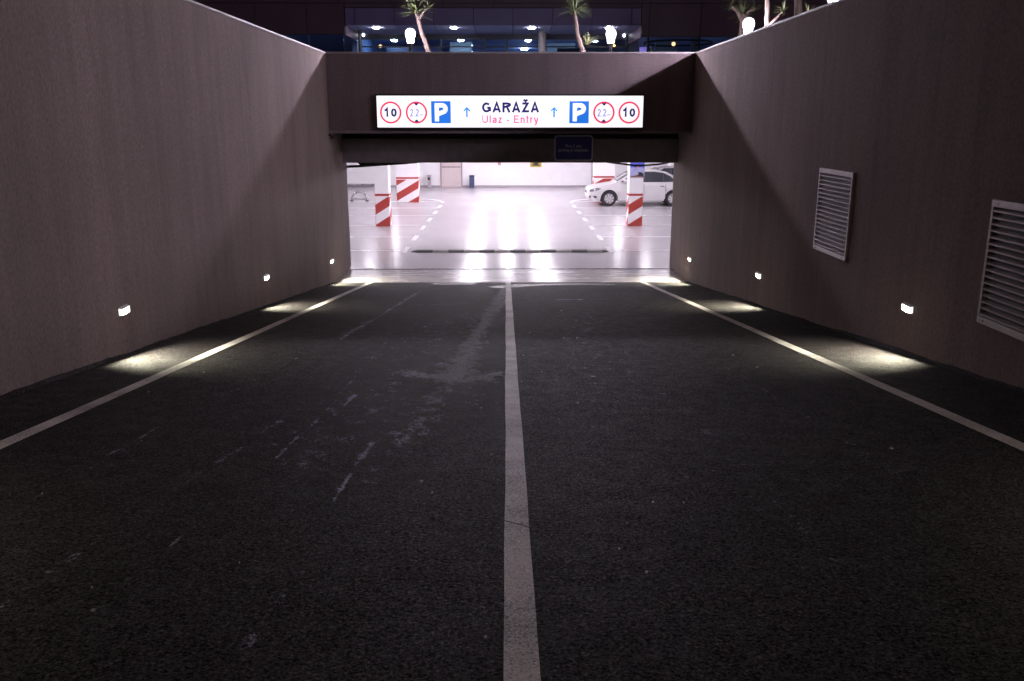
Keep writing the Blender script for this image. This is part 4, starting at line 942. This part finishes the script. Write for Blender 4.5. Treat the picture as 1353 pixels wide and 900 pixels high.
bpart('side_wall', (-35, -34.71, BY, 70, ZP, 16), 'panel_dark'); bpart('side_wall', (31.81, 32.1, BY, 70, ZP, 16), 'panel_dark')
bpart('roof', (-35, 32.1, BY + .301, 70, 15.7, 16), 'mullion'); bpart('rear_wall', (-34.7, 31.8, 69.7, 70, ZP, 15.69), 'panel_dark')
# lights in the building
pos4 = ('far left', 'second from left', 'third from left', 'far right')
for x, nm in zip((-6.98, -2.82, 1.36, 5.52), pos4):
    l = thing('downlight', 'round white downlight under the entrance soffit, %s' % nm, 'ceiling light', (x, 49.1, 8.29), group='downlights under the entrance soffit')
    part('trim', MB().lathe([(.20, 8.286), (.22, 8.279)], (x, 49.1, 0), 20), 'room_pale', l); part('lens', MB().lathe([(.17, 8.278), (.165, 8.245)], (x, 49.1, 0), 20), 'e_down', l)
for x, nm in zip((-6.99, -2.83, 1.34, 5.41), pos4):
    l = thing('room_light', 'square white ceiling light inside the glazed hall, %s' % nm, 'ceiling light', (x, 56.4, 8.40), group='square lights inside the glazed hall')
    part('trim', MB().box(x - .21, x + .21, 56.0, 56.8, 8.37, 8.405), 'room_pale', l); part('lens', MB().box(x - .18, x + .18, 56.03, 56.77, 8.30, 8.369), 'e_room', l)
l = thing('room_light', 'small white ceiling light deep inside the glazed hall', 'ceiling light', (1.26, 63.9, 8.40), group='square lights inside the glazed hall')
part('trim', MB().box(1.26 - .24, 1.26 + .24, 63.5, 64.3, 8.37, 8.405), 'room_pale', l); part('lens', MB().box(1.04, 1.48, 63.53, 64.27, 8.30, 8.369), 'e_room', l)
for x, nm in ((17.5, 'right'), (-18.5, 'left')):  # unseen lights put in so the wing glass glows
    l = thing('room_light', 'added white ceiling light, out of view in the %s glazed wing' % nm, 'ceiling light', (x, 54.0, 8.30), group='square lights inside the glazed hall')
    part('trim', MB().box(x - .42, x + .42, 53.6, 54.4, 8.27, 8.305 - .006), 'room_pale', l); part('lens', MB().box(x - .38, x + .38, 53.64, 54.36, 8.20, 8.269), 'e_room', l)
def bulb(x, y, z, r_, mat, label, group='small lamps of the building'):
    l = thing('wall_lamp', label, 'lamp', (x, y, z), group=group)
    part('globe', MB().lathe([(.01, z - r_), (r_ * .75, z - r_ * .66), (r_, z), (r_ * .75, z + r_ * .66), (.01, z + r_)], (x, y, 0), 14), mat, l, smooth=True)
    part('stem', MB().box(x - .015, x + .015, y + r_ * .6, y + r_ + .10, z - .015, z + .015), 'mullion', l)
bulb(-8.25, 52.75, 8.24, .085, 'e_dot', 'small white lamp at the left end of the entrance recess')
bulb(6.80, 52.75, 8.22, .085, 'e_dot', 'small white lamp at the right end of the entrance recess')
bulb(-7.41, 53.6, 7.70, .10, 'e_warm', 'small orange lamp inside the left of the glazed hall')
bulb(6.24, 52.75, 7.67, .07, 'e_warm', 'small orange lamp under the right front bollard lamp')
bulb(9.76, 53.2, 7.80, .12, 'e_warm', 'warm lamp hanging inside the dark ring')
bulb(-2.05, 54.5, 7.80, .05, 'e_dot', 'tiny white lamp in the middle of the hall, upper')
bulb(-2.05, 54.5, 7.42, .06, 'e_dot', 'tiny white lamp in the middle of the hall, lower')
l = thing('ring_pendant', 'large dark ring hanging inside the right glazed wing', 'pendant', (9.9, 52.6, 7.80))
part('ring', MB().tube([(9.9 + 1.95 * math.cos(k * math.pi / 24), 52.6 + 1.95 * math.sin(k * math.pi / 24), 7.80) for k in range(49)], .055, 8, caps=False), 'mullion', l, smooth=True)
for a in (0.6, 2.6, 4.7): part('hanger', MB().tube([(9.9 + 1.95 * math.cos(a), 52.6 + 1.95 * math.sin(a), 7.85), (9.9 + 1.95 * math.cos(a), 52.6 + 1.95 * math.sin(a), 8.29)], .01, 5), 'mullion', l)
